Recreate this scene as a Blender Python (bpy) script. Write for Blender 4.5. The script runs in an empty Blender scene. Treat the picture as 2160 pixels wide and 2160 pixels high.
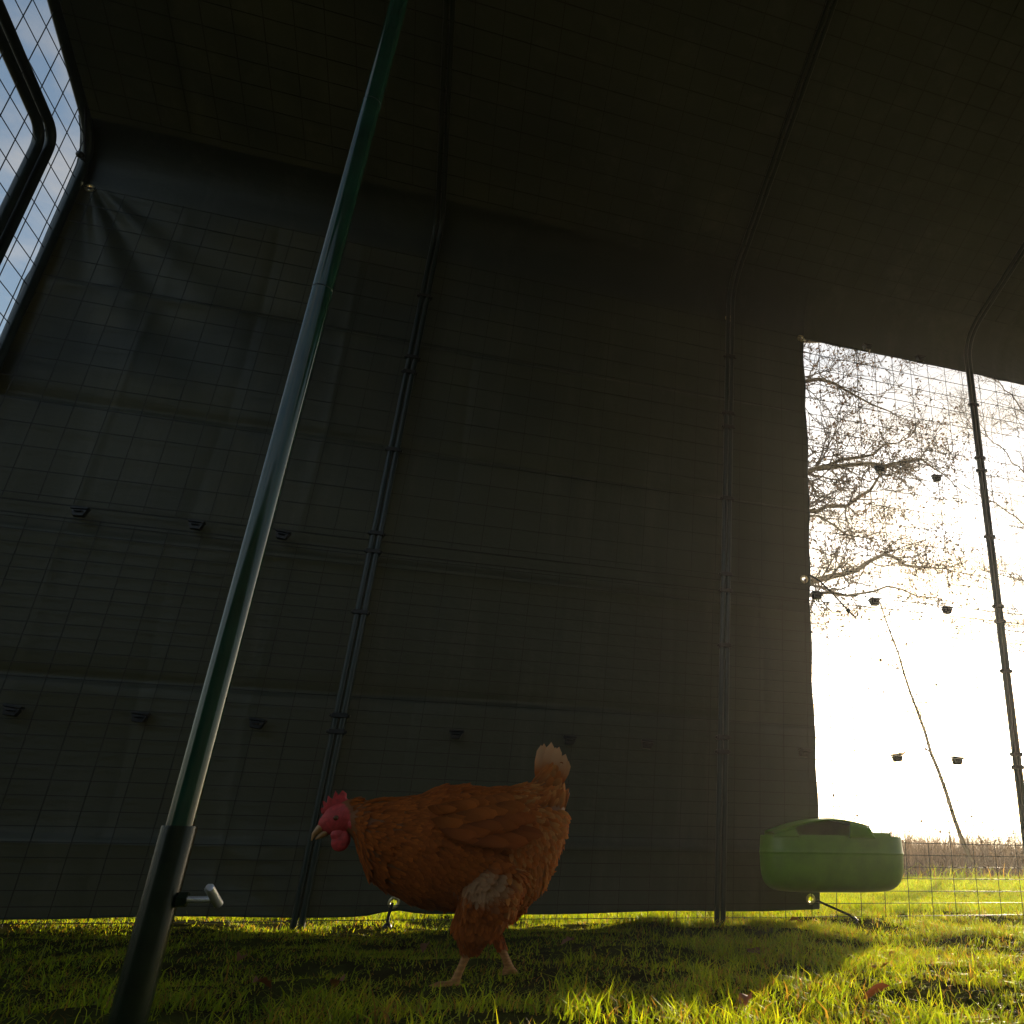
import bpy, bmesh, math, random
import numpy as np
from mathutils import Vector, Matrix

random.seed(7)
rng = np.random.default_rng(7)
scene = bpy.context.scene
COL = scene.collection
R = math.radians

# ------------------------------------------------------------------ camera
cam_d = bpy.data.cameras.new("camera")
cam_d.sensor_width = 36.0
cam_d.lens = 28.0105
cam_d.shift_x = -0.2139
cam_d.clip_start = 0.01
cam_d.clip_end = 5000
cam = bpy.data.objects.new("camera", cam_d)
COL.objects.link(cam)
_r = Vector((0.950908, -0.309166, 0.013791))
_u = Vector((-0.133609, -0.369933, 0.919401))
_f = Vector((0.279146, 0.876108, 0.393080))
cam.matrix_world = Matrix(((_r.x, _u.x, -_f.x, 0.0), (_r.y, _u.y, -_f.y, 0.0),
                           (_r.z, _u.z, -_f.z, 0.20), (0, 0, 0, 1)))
scene.camera = cam

# ------------------------------------------------------------------ sky and sun
SUN_EL, SUN_AZ = R(10.8), R(35.0)
world = bpy.data.worlds.new("World")
scene.world = world
world.use_nodes = True
wn, wl = world.node_tree.nodes, world.node_tree.links
wn.clear()
w_out = wn.new("ShaderNodeOutputWorld")
w_bg = wn.new("ShaderNodeBackground")
sky = wn.new("ShaderNodeTexSky")
sky.sky_type = 'NISHITA'
sky.sun_disc = False
sky.sun_elevation = SUN_EL
sky.sun_rotation = SUN_AZ
sky.air_density = 1.15
sky.dust_density = 1.5
sky.ozone_density = 1.5
w_bg.inputs["Strength"].default_value = 0.10
# broken cloud: noise on the view direction projected to a flat cloud layer
tc = wn.new("ShaderNodeTexCoord")
sep = wn.new("ShaderNodeSeparateXYZ")
wl.new(tc.outputs["Generated"], sep.inputs[0])
zc = wn.new("ShaderNodeMath"); zc.operation = 'MAXIMUM'; zc.inputs[1].default_value = 0.06
wl.new(sep.outputs["Z"], zc.inputs[0])
dx = wn.new("ShaderNodeMath"); dx.operation = 'DIVIDE'
dy = wn.new("ShaderNodeMath"); dy.operation = 'DIVIDE'
wl.new(sep.outputs["X"], dx.inputs[0]); wl.new(zc.outputs[0], dx.inputs[1])
wl.new(sep.outputs["Y"], dy.inputs[0]); wl.new(zc.outputs[0], dy.inputs[1])
cmb = wn.new("ShaderNodeCombineXYZ")
wl.new(dx.outputs[0], cmb.inputs[0]); wl.new(dy.outputs[0], cmb.inputs[1])
cn = wn.new("ShaderNodeTexNoise")
cn.inputs["Scale"].default_value = 2.6
cn.inputs["Detail"].default_value = 6.0
cn.inputs["Roughness"].default_value = 0.55
wl.new(cmb.outputs[0], cn.inputs["Vector"])
cr = wn.new("ShaderNodeMapRange")
cr.inputs["From Min"].default_value = 0.46
cr.inputs["From Max"].default_value = 0.64
cr.inputs["To Max"].default_value = 0.9
wl.new(cn.outputs["Fac"], cr.inputs["Value"])
bwn = wn.new("ShaderNodeRGBToBW"); wl.new(sky.outputs[0], bwn.inputs[0])
cl_m = wn.new("ShaderNodeVectorMath"); cl_m.operation = 'SCALE'
cl_m.inputs[0].default_value = (1.78, 1.74, 1.70)
wl.new(bwn.outputs[0], cl_m.inputs["Scale"])
cmix = wn.new("ShaderNodeMix"); cmix.data_type = 'RGBA'
wl.new(cr.outputs[0], cmix.inputs["Factor"])
wl.new(sky.outputs[0], cmix.inputs["A"])
wl.new(cl_m.outputs[0], cmix.inputs["B"])
wl.new(cmix.outputs["Result"], w_bg.inputs["Color"])
wl.new(w_bg.outputs[0], w_out.inputs[0])

sun_d = bpy.data.lights.new("sun", 'SUN')
sun_d.energy = 5.0
sun_d.angle = R(0.55)
sun_d.color = (1.0, 0.80, 0.52)
sun = bpy.data.objects.new("sun", sun_d)
COL.objects.link(sun)
S = Vector((math.sin(SUN_AZ) * math.cos(SUN_EL), math.cos(SUN_AZ) * math.cos(SUN_EL), math.sin(SUN_EL)))
sun.rotation_euler = S.to_track_quat('Z', 'Y').to_euler()

scene.view_settings.view_transform = 'Standard'
scene.view_settings.look = 'None'
scene.view_settings.exposure = 0.98
scene.view_settings.gamma = 1.0
scene.view_settings.use_curve_mapping = False
scene.render.engine = 'CYCLES'
scene.cycles.use_denoising = True
scene.cycles.max_bounces = 8
scene.cycles.transparent_max_bounces = 16
scene.cycles.sample_clamp_indirect = 6.0


# ------------------------------------------------------------------ helpers
def tag(o, label=None, cat=None, group=None, kind=None):
    if label: o["label"] = label
    if cat: o["category"] = cat
    if group: o["group"] = group
    if kind: o["kind"] = kind
    return o


def empty(name, loc=(0, 0, 0)):
    o = bpy.data.objects.new(name, None)
    o.empty_display_size = 0.1
    COL.objects.link(o)
    o.location = loc
    return o


class MB:
    def __init__(s):
        s.v, s.f = [], []

    def add(s, verts, faces):
        n = len(s.v)
        s.v.extend([tuple(p) for p in verts])
        s.f.extend([tuple(i + n for i in fc) for fc in faces])
        return s

    def box(s, lo, hi):
        x0, y0, z0 = lo; x1, y1, z1 = hi
        return s.add([(x0, y0, z0), (x1, y0, z0), (x1, y1, z0), (x0, y1, z0), (x0, y0, z1), (x1, y0, z1), (x1, y1, z1), (x0, y1, z1)],
                     [(3, 2, 1, 0), (4, 5, 6, 7), (0, 1, 5, 4), (1, 2, 6, 5), (2, 3, 7, 6), (3, 0, 4, 7)])

    def tube(s, pts, rad, n=8, cap=True):
        pts = [Vector(p) for p in pts]
        if not hasattr(rad, '__len__'): rad = [rad] * len(pts)
        rings = []
        ref = None
        for i, p in enumerate(pts):
            a = pts[max(i - 1, 0)]; b = pts[min(i + 1, len(pts) - 1)]
            t = (b - a)
            if t.length < 1e-9: t = Vector((0, 0, 1))
            t.normalize()
            if ref is None:
                ref = t.orthogonal().normalized()
            else:
                ref = ref - t * ref.dot(t)
                if ref.length < 1e-6: ref = t.orthogonal()
                ref.normalize()
            bi = t.cross(ref)
            rings.append([p + (ref * math.cos(k * 2 * math.pi / n) + bi * math.sin(k * 2 * math.pi / n)) * rad[i] for k in range(n)])
        base = len(s.v)
        for rg in rings: s.v.extend([tuple(q) for q in rg])
        for i in range(len(rings) - 1):
            for k in range(n):
                k2 = (k + 1) % n
                s.f.append((base + i * n + k, base + i * n + k2, base + (i + 1) * n + k2, base + (i + 1) * n + k))
        if cap:
            s.f.append(tuple(base + k for k in reversed(range(n))))
            s.f.append(tuple(base + (len(rings) - 1) * n + k for k in range(n)))
        return s

    def ball(s, c, r, nu=12, nv=8):
        if not hasattr(r, '__len__'): r = (r, r, r)
        vs = [(c[0], c[1], c[2] - r[2])]
        for i in range(1, nv):
            ph = -math.pi / 2 + math.pi * i / nv
            for k in range(nu):
                th = 2 * math.pi * k / nu
                vs.append((c[0] + r[0] * math.cos(ph) * math.cos(th), c[1] + r[1] * math.cos(ph) * math.sin(th), c[2] + r[2] * math.sin(ph)))
        vs.append((c[0], c[1], c[2] + r[2]))
        fs = []
        for k in range(nu):
            k2 = (k + 1) % nu
            fs.append((0, 1 + k2, 1 + k))
            for i in range(nv - 2):
                a = 1 + i * nu
                fs.append((a + k, a + k2, a + nu + k2, a + nu + k))
            a = 1 + (nv - 2) * nu
            fs.append((a + k, a + k2, len(vs) - 1))
        return s.add(vs, fs)

    def torus(s, c, axis, R_, r_, n=20, m=8):
        c = Vector(c); ax = Vector(axis).normalized(); u = ax.orthogonal().normalized(); w = ax.cross(u)
        vs, fs = [], []
        for i in range(n):
            d = u * math.cos(2 * math.pi * i / n) + w * math.sin(2 * math.pi * i / n)
            for j in range(m):
                vs.append(c + d * (R_ + r_ * math.cos(2 * math.pi * j / m)) + ax * r_ * math.sin(2 * math.pi * j / m))
        for i in range(n):
            for j in range(m):
                fs.append((i * m + j, ((i + 1) % n) * m + j, ((i + 1) % n) * m + (j + 1) % m, i * m + (j + 1) % m))
        return s.add(vs, fs)

    def build(s, name, m, parent=None, smooth=True, bevel=0.0):
        me = bpy.data.meshes.new(name)
        me.from_pydata(s.v, [], s.f)
        me.validate()
        o = bpy.data.objects.new(name, me)
        COL.objects.link(o)
        if m: me.materials.append(m)
        if smooth:
            me.polygons.foreach_set("use_smooth", [True] * len(me.polygons))
            try: me.set_sharp_from_angle(angle=R(38))
            except Exception: pass
        if parent: o.parent = parent
        if bevel:
            b = o.modifiers.new("bevel", 'BEVEL'); b.width = bevel; b.segments = 3; b.limit_method = 'ANGLE'; b.angle_limit = R(30)
        return o


def np_mesh(name, verts, faces_flat, face_len, mat_, parent=None, smooth=False, cols=None):
    """big meshes: verts (N,3); faces_flat loop indices; face_len per-face count"""
    me = bpy.data.meshes.new(name)
    me.vertices.add(len(verts))
    me.vertices.foreach_set("co", np.asarray(verts, np.float32).ravel())
    me.loops.add(len(faces_flat))
    me.loops.foreach_set("vertex_index", np.asarray(faces_flat, np.int32))
    me.polygons.add(len(face_len))
    st = np.zeros(len(face_len), np.int32); st[1:] = np.cumsum(face_len)[:-1]
    me.polygons.foreach_set("loop_start", st)
    me.polygons.foreach_set("loop_total", np.asarray(face_len, np.int32))
    if smooth: me.polygons.foreach_set("use_smooth", np.ones(len(face_len), bool))
    me.update(calc_edges=True)
    if cols is not None:
        a = me.color_attributes.new("tint", 'FLOAT_COLOR', 'POINT')
        c4 = np.ones((len(verts), 4), np.float32); c4[:, :3] = cols
        a.data.foreach_set("color", c4.ravel())
    me.materials.append(mat_)
    o = bpy.data.objects.new(name, me)
    COL.objects.link(o)
    if parent: o.parent = parent
    return o


def grid_faces(nu, nv):
    i = np.arange(nu - 1)[:, None] * nv + np.arange(nv - 1)[None, :]
    return np.stack([i, i + nv, i + nv + 1, i + 1], -1).reshape(-1, 4)


def hash2(i, j, s):
    v = np.sin(i * 127.1 + j * 311.7 + s * 74.7) * 43758.5453
    return v - np.floor(v)


def vnoise(x, y, s=0):
    x = np.asarray(x, float); y = np.asarray(y, float)
    xi, yi = np.floor(x), np.floor(y); fx, fy = x - xi, y - yi
    fx = fx * fx * (3 - 2 * fx); fy = fy * fy * (3 - 2 * fy)
    a = hash2(xi, yi, s); b = hash2(xi + 1, yi, s); c = hash2(xi, yi + 1, s); d = hash2(xi + 1, yi + 1, s)
    return (a * (1 - fx) + b * fx) * (1 - fy) + (c * (1 - fx) + d * fx) * fy


# ------------------------------------------------------------------ materials
def new_mat(name):
    m = bpy.data.materials.new(name); m.use_nodes = True
    nt = m.node_tree
    return m, nt, nt.nodes["Principled BSDF"]


def plain(name, col, rough=0.5, metal=0.0, var=0.15, scale=30.0, bump=0.0, spec=0.5, coords="Object"):
    m, nt, p = new_mat(name)
    N, L = nt.nodes, nt.links
    t = N.new("ShaderNodeTexCoord")
    n = N.new("ShaderNodeTexNoise"); n.inputs["Scale"].default_value = scale; n.inputs["Detail"].default_value = 5
    L.new(t.outputs[coords], n.inputs["Vector"])
    r = N.new("ShaderNodeMapRange"); r.inputs["From Min"].default_value = 0.3; r.inputs["From Max"].default_value = 0.7
    r.inputs["To Min"].default_value = 1 - var; r.inputs["To Max"].default_value = 1 + var
    L.new(n.outputs["Fac"], r.inputs["Value"])
    s = N.new("ShaderNodeVectorMath"); s.operation = 'SCALE'; s.inputs[0].default_value = col
    L.new(r.outputs[0], s.inputs["Scale"]); L.new(s.outputs[0], p.inputs["Base Color"])
    rr = N.new("ShaderNodeMapRange"); rr.inputs["To Min"].default_value = rough * 0.75; rr.inputs["To Max"].default_value = min(1, rough * 1.25)
    L.new(n.outputs["Fac"], rr.inputs["Value"]); L.new(rr.outputs[0], p.inputs["Roughness"])
    p.inputs["Metallic"].default_value = metal
    p.inputs["Specular IOR Level"].default_value = spec
    if bump:
        b = N.new("ShaderNodeBump"); b.inputs["Strength"].default_value = bump; b.inputs["Distance"].default_value = 0.002
        L.new(n.outputs["Fac"], b.inputs["Height"]); L.new(b.outputs[0], p.inputs["Normal"])
    return m


def leafy(name, rough=0.45, trans=0.5, tint=(1, 1, 1), tcol=(1.0, 1.0, 0.55), spec=0.4):
    """vertex-tinted thin stuff (blades, leaves, feathers) that lets light through"""
    m, nt, p = new_mat(name)
    N, L = nt.nodes, nt.links
    a = N.new("ShaderNodeVertexColor"); a.layer_name = "tint"
    L.new(a.outputs[0], p.inputs["Base Color"])
    p.inputs["Roughness"].default_value = rough
    p.inputs["Specular IOR Level"].default_value = spec
    tr = N.new("ShaderNodeBsdfTranslucent")
    mu = N.new("ShaderNodeMix"); mu.data_type = 'RGBA'; mu.blend_type = 'MULTIPLY'; mu.inputs["Factor"].default_value = 1
    mu.inputs["B"].default_value = (*tcol, 1)
    L.new(a.outputs[0], mu.inputs["A"]); L.new(mu.outputs["Result"], tr.inputs[0])
    mx = N.new("ShaderNodeMixShader"); mx.inputs[0].default_value = trans
    L.new(p.outputs[0], mx.inputs[1]); L.new(tr.outputs[0], mx.inputs[2])
    L.new(mx.outputs[0], N["Material Output"].inputs[0])
    return m


def tarp_material(name="tarpaulin", thin=0.04):
    m, nt, p = new_mat(name)
    N, L = nt.nodes, nt.links
    t = N.new("ShaderNodeTexCoord")
    n = N.new("ShaderNodeTexNoise"); n.inputs["Scale"].default_value = 2.3; n.inputs["Detail"].default_value = 6
    L.new(t.outputs["Object"], n.inputs["Vector"])
    cr_ = N.new("ShaderNodeValToRGB")
    cr_.color_ramp.elements[0].color = (0.029, 0.039, 0.034, 1); cr_.color_ramp.elements[0].position = 0.3
    cr_.color_ramp.elements[1].color = (0.050, 0.063, 0.055, 1); cr_.color_ramp.elements[1].position = 0.75
    L.new(n.outputs["Fac"], cr_.inputs[0]); L.new(cr_.outputs[0], p.inputs["Base Color"])
    p.inputs["Roughness"].default_value = 0.52
    p.inputs["Specular IOR Level"].default_value = 0.35
    st_ = N.new("ShaderNodeTexNoise"); st_.inputs["Scale"].default_value = 1.0; st_.inputs["Detail"].default_value = 9; st_.inputs["Roughness"].default_value = 0.7
    sm_ = N.new("ShaderNodeMapping"); sm_.inputs["Scale"].default_value = (7, 7, 1.1)
    L.new(t.outputs["Object"], sm_.inputs[0]); L.new(sm_.outputs[0], st_.inputs["Vector"])
    sr_ = N.new("ShaderNodeMapRange"); sr_.inputs["From Min"].default_value = 0.52; sr_.inputs["From Max"].default_value = 0.72; sr_.inputs["To Max"].default_value = 0.55
    L.new(st_.outputs["Fac"], sr_.inputs["Value"])
    sx_ = N.new("ShaderNodeMix"); sx_.data_type = 'RGBA'; sx_.inputs["B"].default_value = (0.080, 0.086, 0.074, 1)
    L.new(sr_.outputs[0], sx_.inputs["Factor"]); L.new(cr_.outputs[0], sx_.inputs["A"]); L.new(sx_.outputs["Result"], p.inputs["Base Color"])
    # fine woven relief and small crinkles
    w1 = N.new("ShaderNodeTexNoise"); w1.inputs["Scale"].default_value = 26; w1.inputs["Detail"].default_value = 4
    mp = N.new("ShaderNodeMapping"); mp.inputs["Scale"].default_value = (1, 1, 2.2)
    L.new(t.outputs["Object"], mp.inputs[0]); L.new(mp.outputs[0], w1.inputs["Vector"])
    b = N.new("ShaderNodeBump"); b.inputs["Strength"].default_value = 0.5; b.inputs["Distance"].default_value = 0.004
    L.new(w1.outputs["Fac"], b.inputs["Height"]); L.new(b.outputs[0], p.inputs["Normal"])
    tr = N.new("ShaderNodeBsdfTranslucent"); tr.inputs[0].default_value = (0.030, 0.032, 0.012, 1)
    mx = N.new("ShaderNodeMixShader"); mx.inputs[0].default_value = thin
    L.new(p.outputs[0], mx.inputs[1]); L.new(tr.outputs[0], mx.inputs[2])
    L.new(mx.outputs[0], N["Material Output"].inputs[0])
    return m


def ground_material():
    m, nt, p = new_mat("ground_soil_and_turf")
    N, L = nt.nodes, nt.links
    t = N.new("ShaderNodeTexCoord")
    n = N.new("ShaderNodeTexNoise"); n.inputs["Scale"].default_value = 9; n.inputs["Detail"].default_value = 8; n.inputs["Roughness"].default_value = 0.65
    L.new(t.outputs["Object"], n.inputs["Vector"])
    near = N.new("ShaderNodeValToRGB")
    e = near.color_ramp.elements
    e[0].color = (0.026, 0.019, 0.010, 1); e[0].position = 0.34
    e[1].color = (0.055, 0.062, 0.014, 1); e[1].position = 0.62
    L.new(n.outputs["Fac"], near.inputs[0])
    n2 = N.new("ShaderNodeTexNoise"); n2.inputs["Scale"].default_value = 0.35; n2.inputs["Detail"].default_value = 8
    L.new(t.outputs["Object"], n2.inputs["Vector"])
    far = N.new("ShaderNodeValToRGB")
    f_ = far.color_ramp.elements
    f_[0].color = (0.075, 0.055, 0.035, 1); f_[0].position = 0.3
    f_[1].color = (0.13, 0.095, 0.060, 1); f_[1].position = 0.7
    L.new(n2.outputs["Fac"], far.inputs[0])
    sp = N.new("ShaderNodeSeparateXYZ"); L.new(t.outputs["Object"], sp.inputs[0])
    ad = N.new("ShaderNodeMath"); ad.operation = 'MULTIPLY_ADD'; ad.inputs[1].default_value = 2.5
    L.new(n2.outputs["Fac"], ad.inputs[0]); L.new(sp.outputs["Y"], ad.inputs[2])
    mr = N.new("ShaderNodeMapRange"); mr.inputs["From Min"].default_value = 7.2; mr.inputs["From Max"].default_value = 8.4
    L.new(ad.outputs[0], mr.inputs["Value"])
    mx = N.new("ShaderNodeMix"); mx.data_type = 'RGBA'
    L.new(mr.outputs[0], mx.inputs["Factor"]); L.new(near.outputs[0], mx.inputs["A"]); L.new(far.outputs[0], mx.inputs["B"])
    L.new(mx.outputs["Result"], p.inputs["Base Color"])
    p.inputs["Roughness"].default_value = 0.95
    p.inputs["Specular IOR Level"].default_value = 0.0
    b = N.new("ShaderNodeBump"); b.inputs["Strength"].default_value = 0.7; b.inputs["Distance"].default_value = 0.02
    L.new(n.outputs["Fac"], b.inputs["Height"]); L.new(b.outputs[0], p.inputs["Normal"])
    return m


M = {}
M['tarp'] = tarp_material()
M['roof_tarp'] = tarp_material("thin_roof_tarpaulin", 0.06)
M['ground'] = ground_material()
M['grass'] = leafy("grass_blade", rough=0.48, trans=0.66, tcol=(3.7, 3.1, 0.55), spec=0.25)
M['leaf'] = leafy("tree_leaf", rough=0.6, trans=0.35, tcol=(1.2, 0.9, 0.5), spec=0.2)
M['dead'] = leafy("dead_leaf", rough=0.55, trans=0.3, tcol=(1.3, 0.8, 0.4))
M['stalk'] = leafy("dry_stalk", rough=0.7, trans=0.3, tcol=(1.2, 1.0, 0.7), spec=0.2)
M['feather'] = leafy("hen_feather", rough=0.75, trans=0.15, tcol=(1.2, 0.8, 0.4), spec=0.12)
M['hen'] = leafy("hen_skin", rough=0.6, trans=0.0, spec=0.3)
M['wire'] = plain("coated_wire", (0.013, 0.016, 0.014), 0.5, var=0.3, spec=0.3)
M['tube'] = plain("powder_coated_tube", (0.012, 0.024, 0.020), 0.33, var=0.25, spec=0.5)
M['pole'] = plain("green_powder_coat", (0.010, 0.046, 0.026), 0.09, var=0.3, scale=14, bump=0.02, spec=0.5)
M['sleeve'] = plain("green_powder_coat_worn", (0.009, 0.018, 0.009), 0.24, var=0.3, scale=40, bump=0.10, spec=0.22)
M['clip'] = plain("black_plastic", (0.010, 0.011, 0.011), 0.4, var=0.2)
M['steel'] = plain("bright_zinc", (0.80, 0.80, 0.83), 0.32, metal=0.7, var=0.1)
M['brass'] = plain("eyelet_brass", (0.55, 0.47, 0.28), 0.35, metal=1.0, var=0.15)
M['cord'] = plain("black_elastic", (0.012, 0.012, 0.012), 0.8, var=0.3, scale=200)
M['green'] = plain("green_plastic", (0.130, 0.285, 0.008), 0.36, var=0.12, scale=26, bump=0.08, spec=0.5)
M['comb'] = plain("red_comb_skin", (0.55, 0.040, 0.042), 0.5, var=0.25, scale=160, bump=0.5)
M['beak'] = plain("horn_beak", (0.42, 0.21, 0.07), 0.4, var=0.2, scale=90)
M['eye'] = plain("hen_eye", (0.10, 0.035, 0.008), 0.08, var=0.1)
M['bark'] = plain("lichen_bark", (0.16, 0.115, 0.055), 0.85, var=0.5, scale=9, bump=0.8, spec=0.15)
M['twig'] = plain("brown_twig", (0.105, 0.072, 0.050), 0.8, var=0.4, scale=5, spec=0.15)
M['hill'] = plain("far_field", (0.11, 0.085, 0.065), 0.95, var=0.3, scale=0.05, spec=0.05)

YW = 2.56            # back wall of the run
XL, XR = -1.46, 3.05  # ends of the run
YF = -0.44           # front wall behind the camera
YR, ZR = 1.06, 2.86  # ridge
ZE = 2.20            # top of the straight wall


# ------------------------------------------------------------------ ground
def gz(x, y):
    x = np.asarray(x, float); y = np.asarray(y, float)
    k = np.clip((14 - np.abs(y)) / 8, 0, 1) * np.clip((14 - np.abs(x)) / 6, 0, 1)
    z = 0.030 * (vnoise(x * 1.7, y * 1.7, 1) - 0.5) + 0.022 * (vnoise(x * 5.3, y * 5.3, 2) - 0.5) + 0.010 * (vnoise(x * 14, y * 14, 3) - 0.5)
    return z * k


def build_ground():
    near = np.concatenate([np.linspace(-14, -2, 40, endpoint=False), np.arange(-2, 6, 0.03), np.linspace(6, 14, 40)])
    farp = np.geomspace(16, 2500, 18)
    ax = np.concatenate([-farp[::-1], near, farp])
    X, Y = np.meshgrid(ax, ax, indexing='ij')
    Z = gz(X, Y)
    V = np.stack([X, Y, Z], -1).reshape(-1, 3)
    F = grid_faces(len(ax), len(ax))
    o = np_mesh("ground", V, F.ravel(), np.full(len(F), 4), M['ground'], smooth=True)
    tag(o, kind="structure")


build_ground()

# far rise closing the field: a real low hill
def build_hill():
    mb = MB()
    xs = np.linspace(-500, 900, 60); ys = np.linspace(260, 420, 9)
    prof = [0.0, 0.45, 0.75, 0.92, 1.0, 1.0, 0.9, 0.5, 0.0]
    vs = []
    for i, x in enumerate(xs):
        hgt = 8.6 + 0.9 * math.sin(x * 0.006 + 1.1) + 0.5 * math.sin(x * 0.021)
        for j, y in enumerate(ys): vs.append((x, y - 0.25 * x * 0.4, prof[j] * hgt - 0.3))
    mb.add(vs, [tuple(f) for f in grid_faces(len(xs), len(ys))[:, ::-1]])
    tag(mb.build("hill", M['hill']), kind="structure")


build_hill()

# ------------------------------------------------------------------ grass
def blades(name, x, y, h, w, col, lean, m, bend=0.5, sharp=True):
    n = len(x)
    az = rng.uniform(0, 2 * np.pi, n); fa = rng.uniform(0, 2 * np.pi, n)
    z0 = gz(x, y) - 0.004
    d = np.stack([np.cos(az), np.sin(az)], -1)
    wv = np.stack([np.cos(fa), np.sin(fa)], -1) * (w / 2)[:, None]
    l1 = (lean * 0.35)[:, None] * d * h[:, None]; l2 = (lean * (1 + bend))[:, None] * d * h[:, None]
    b = np.stack([x, y], -1)
    V = np.zeros((n, 5, 3))
    V[:, 0, :2] = b - wv; V[:, 1, :2] = b + wv
    V[:, 2, :2] = b + l1 - wv * 0.85; V[:, 3, :2] = b + l1 + wv * 0.85
    V[:, 4, :2] = b + l2
    V[:, 0, 2] = V[:, 1, 2] = z0
    V[:, 2, 2] = V[:, 3, 2] = z0 + h * 0.55 * np.cos(lean * 0.5)
    V[:, 4, 2] = z0 + h * np.cos(np.clip(lean, 0, 1.35))
    i = np.arange(n)[:, None] * 5
    fl = (i + np.array([0, 1, 3, 2, 2, 3, 4])[None, :]).ravel()
    ln = np.tile([4, 3], n)
    C = np.repeat(col[:, None, :], 5, 1)
    C[:, 4] *= 1.15
    o = np_mesh(name, V.reshape(-1, 3), fl, ln, m, cols=C.reshape(-1, 3))
    return o


def grass_cols(n, dry=0.12):
    base = np.array([0.078, 0.135, 0.014]); yel = np.array([0.160, 0.190, 0.018]); brn = np.array([0.15, 0.10, 0.045])
    t = rng.random(n)[:, None] ** 1.4
    c = base * (1 - t) + yel * t
    k = rng.random(n) < dry
    c[k] = brn * rng.uniform(0.5, 1.2, (k.sum(), 1))
    return c * rng.uniform(0.65, 1.3, (n, 1))


def clumpy(x, y, s, f):
    return vnoise(x * f, y * f, s)


def scatter(n, x0, x1, y0, y1, s, keep_lo=0.25):
    x = rng.uniform(x0, x1, n); y = rng.uniform(y0, y1, n)
    c = 0.55 * clumpy(x, y, s, 9) + 0.45 * clumpy(x, y, s + 1, 28)
    k = rng.random(n) < np.clip((c - keep_lo) / 0.25, 0.10, 1)
    return x[k], y[k], c[k]


def build_grass():
    xs, ys, hs, ws, cs, ls = [], [], [], [], [], []

    def put(x, y, h, w, c, l):
        xs.append(x); ys.append(y); hs.append(h); ws.append(w); cs.append(c); ls.append(l)
    # inside the run, the part the camera looks over
    x, y, c = scatter(190000, -1.55, 2.4, 0.95, 2.75, 11, 0.37)
    n = len(x)
    gr = 1 - 0.45 * np.clip((y - 1.3) / 0.15, 0, 1) * np.clip((0.55 - x) / 0.2, 0, 1)
    put(x, y, gr * (0.009 + 0.022 * rng.random(n)) * (0.5 + 1.0 * c), rng.uniform(0.0011, 0.0026, n), grass_cols(n, 0.2), rng.uniform(0.15, 1.15, n))
    # longer single blades and tufts
    n = 2600
    x = rng.uniform(-1.5, 2.4, n); y = rng.uniform(0.95, 2.7, n)
    k = (y < 1.35) | (x > 0.5) | (rng.random(n) < 0.25); x, y = x[k], y[k]; n = len(x)
    put(x, y, rng.uniform(0.024, 0.046, n), rng.uniform(0.0018, 0.0032, n), grass_cols(n, 0.1), rng.uniform(0.1, 0.8, n))
    for k in range(90):
        cx, cy = rng.uniform(0.2, 2.0), rng.uniform(0.98, 1.9)
        if k < 14: cx, cy = rng.uniform(-0.4, 1.0), rng.uniform(1.0, 1.2)
        n = int(rng.integers(14, 40))
        put(cx + rng.normal(0, 0.014, n), cy + rng.normal(0, 0.014, n), rng.uniform(0.018, 0.040, n), rng.uniform(0.0014, 0.0028, n), grass_cols(n, 0.06) * 1.15, rng.uniform(0.1, 0.9, n))
    # rest of the run floor
    x, y, c = scatter(34000, -1.55, 3.4, -0.9, 0.95, 13)
    n = len(x)
    put(x, y, (0.014 + 0.026 * rng.random(n)) * (0.6 + 0.8 * c), rng.uniform(0.002, 0.004, n), grass_cols(n), rng.uniform(0.15, 1.0, n))
    # lawn outside the back wall
    x, y, c = scatter(120000, -1.6, 4.2, 2.75, 4.4, 17, 0.15)
    n = len(x)
    put(x, y, (0.014 + 0.030 * rng.random(n)) * (0.6 + 0.9 * c), rng.uniform(0.002, 0.0038, n), grass_cols(n, 0.06), rng.uniform(0.1, 0.9, n))
    x, y, c = scatter(110000, -2, 8.5, 4.4, 7.2, 19, 0.1)
    n = len(x)
    put(x, y, (0.020 + 0.045 * rng.random(n)) * (0.6 + 0.9 * c), rng.uniform(0.004, 0.007, n), grass_cols(n, 0.05) * 1.1, rng.uniform(0.1, 0.8, n))
    # taller fringe where the mowing stops
    for k in range(60):
        cx, cy = rng.uniform(2.6, 9.0), rng.uniform(6.0, 7.0)
        n = 40
        put(cx + rng.normal(0, 0.09, n), cy + rng.normal(0, 0.09, n), rng.uniform(0.06, 0.17, n), rng.uniform(0.004, 0.008, n), grass_cols(n, 0.3) * 1.2, rng.uniform(0.1, 0.7, n))
    o = blades("grass", np.concatenate(xs), np.concatenate(ys), np.concatenate(hs), np.concatenate(ws), np.concatenate(cs), np.concatenate(ls), M['grass'])
    tag(o, "short green lawn grass with tufts inside and beyond the run", "grass", kind="stuff")
    # dry stalks and scrub of the rough ground behind
    n = 60000
    x = rng.uniform(1.5, 24, n); y = 6.5 + rng.random(n) ** 1.6 * 13
    col = np.array([0.145, 0.108, 0.080]) * rng.uniform(0.5, 1.4, (n, 1))
    h = rng.uniform(0.12, 0.46, n) * (0.75 + 0.5 * vnoise(x * 0.9, y * 0.9, 31)) * np.clip((y - 5.9) / 1.6, 0.35, 1.25)
    o = blades("dry_grass", x, y, h, rng.uniform(0.006, 0.014, n), col, rng.uniform(0.02, 0.6, n), M['stalk'])
    tag(o, "brown dry stalks and scrub on the rough ground past the lawn", "dry grass", kind="stuff")


build_grass()


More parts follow.
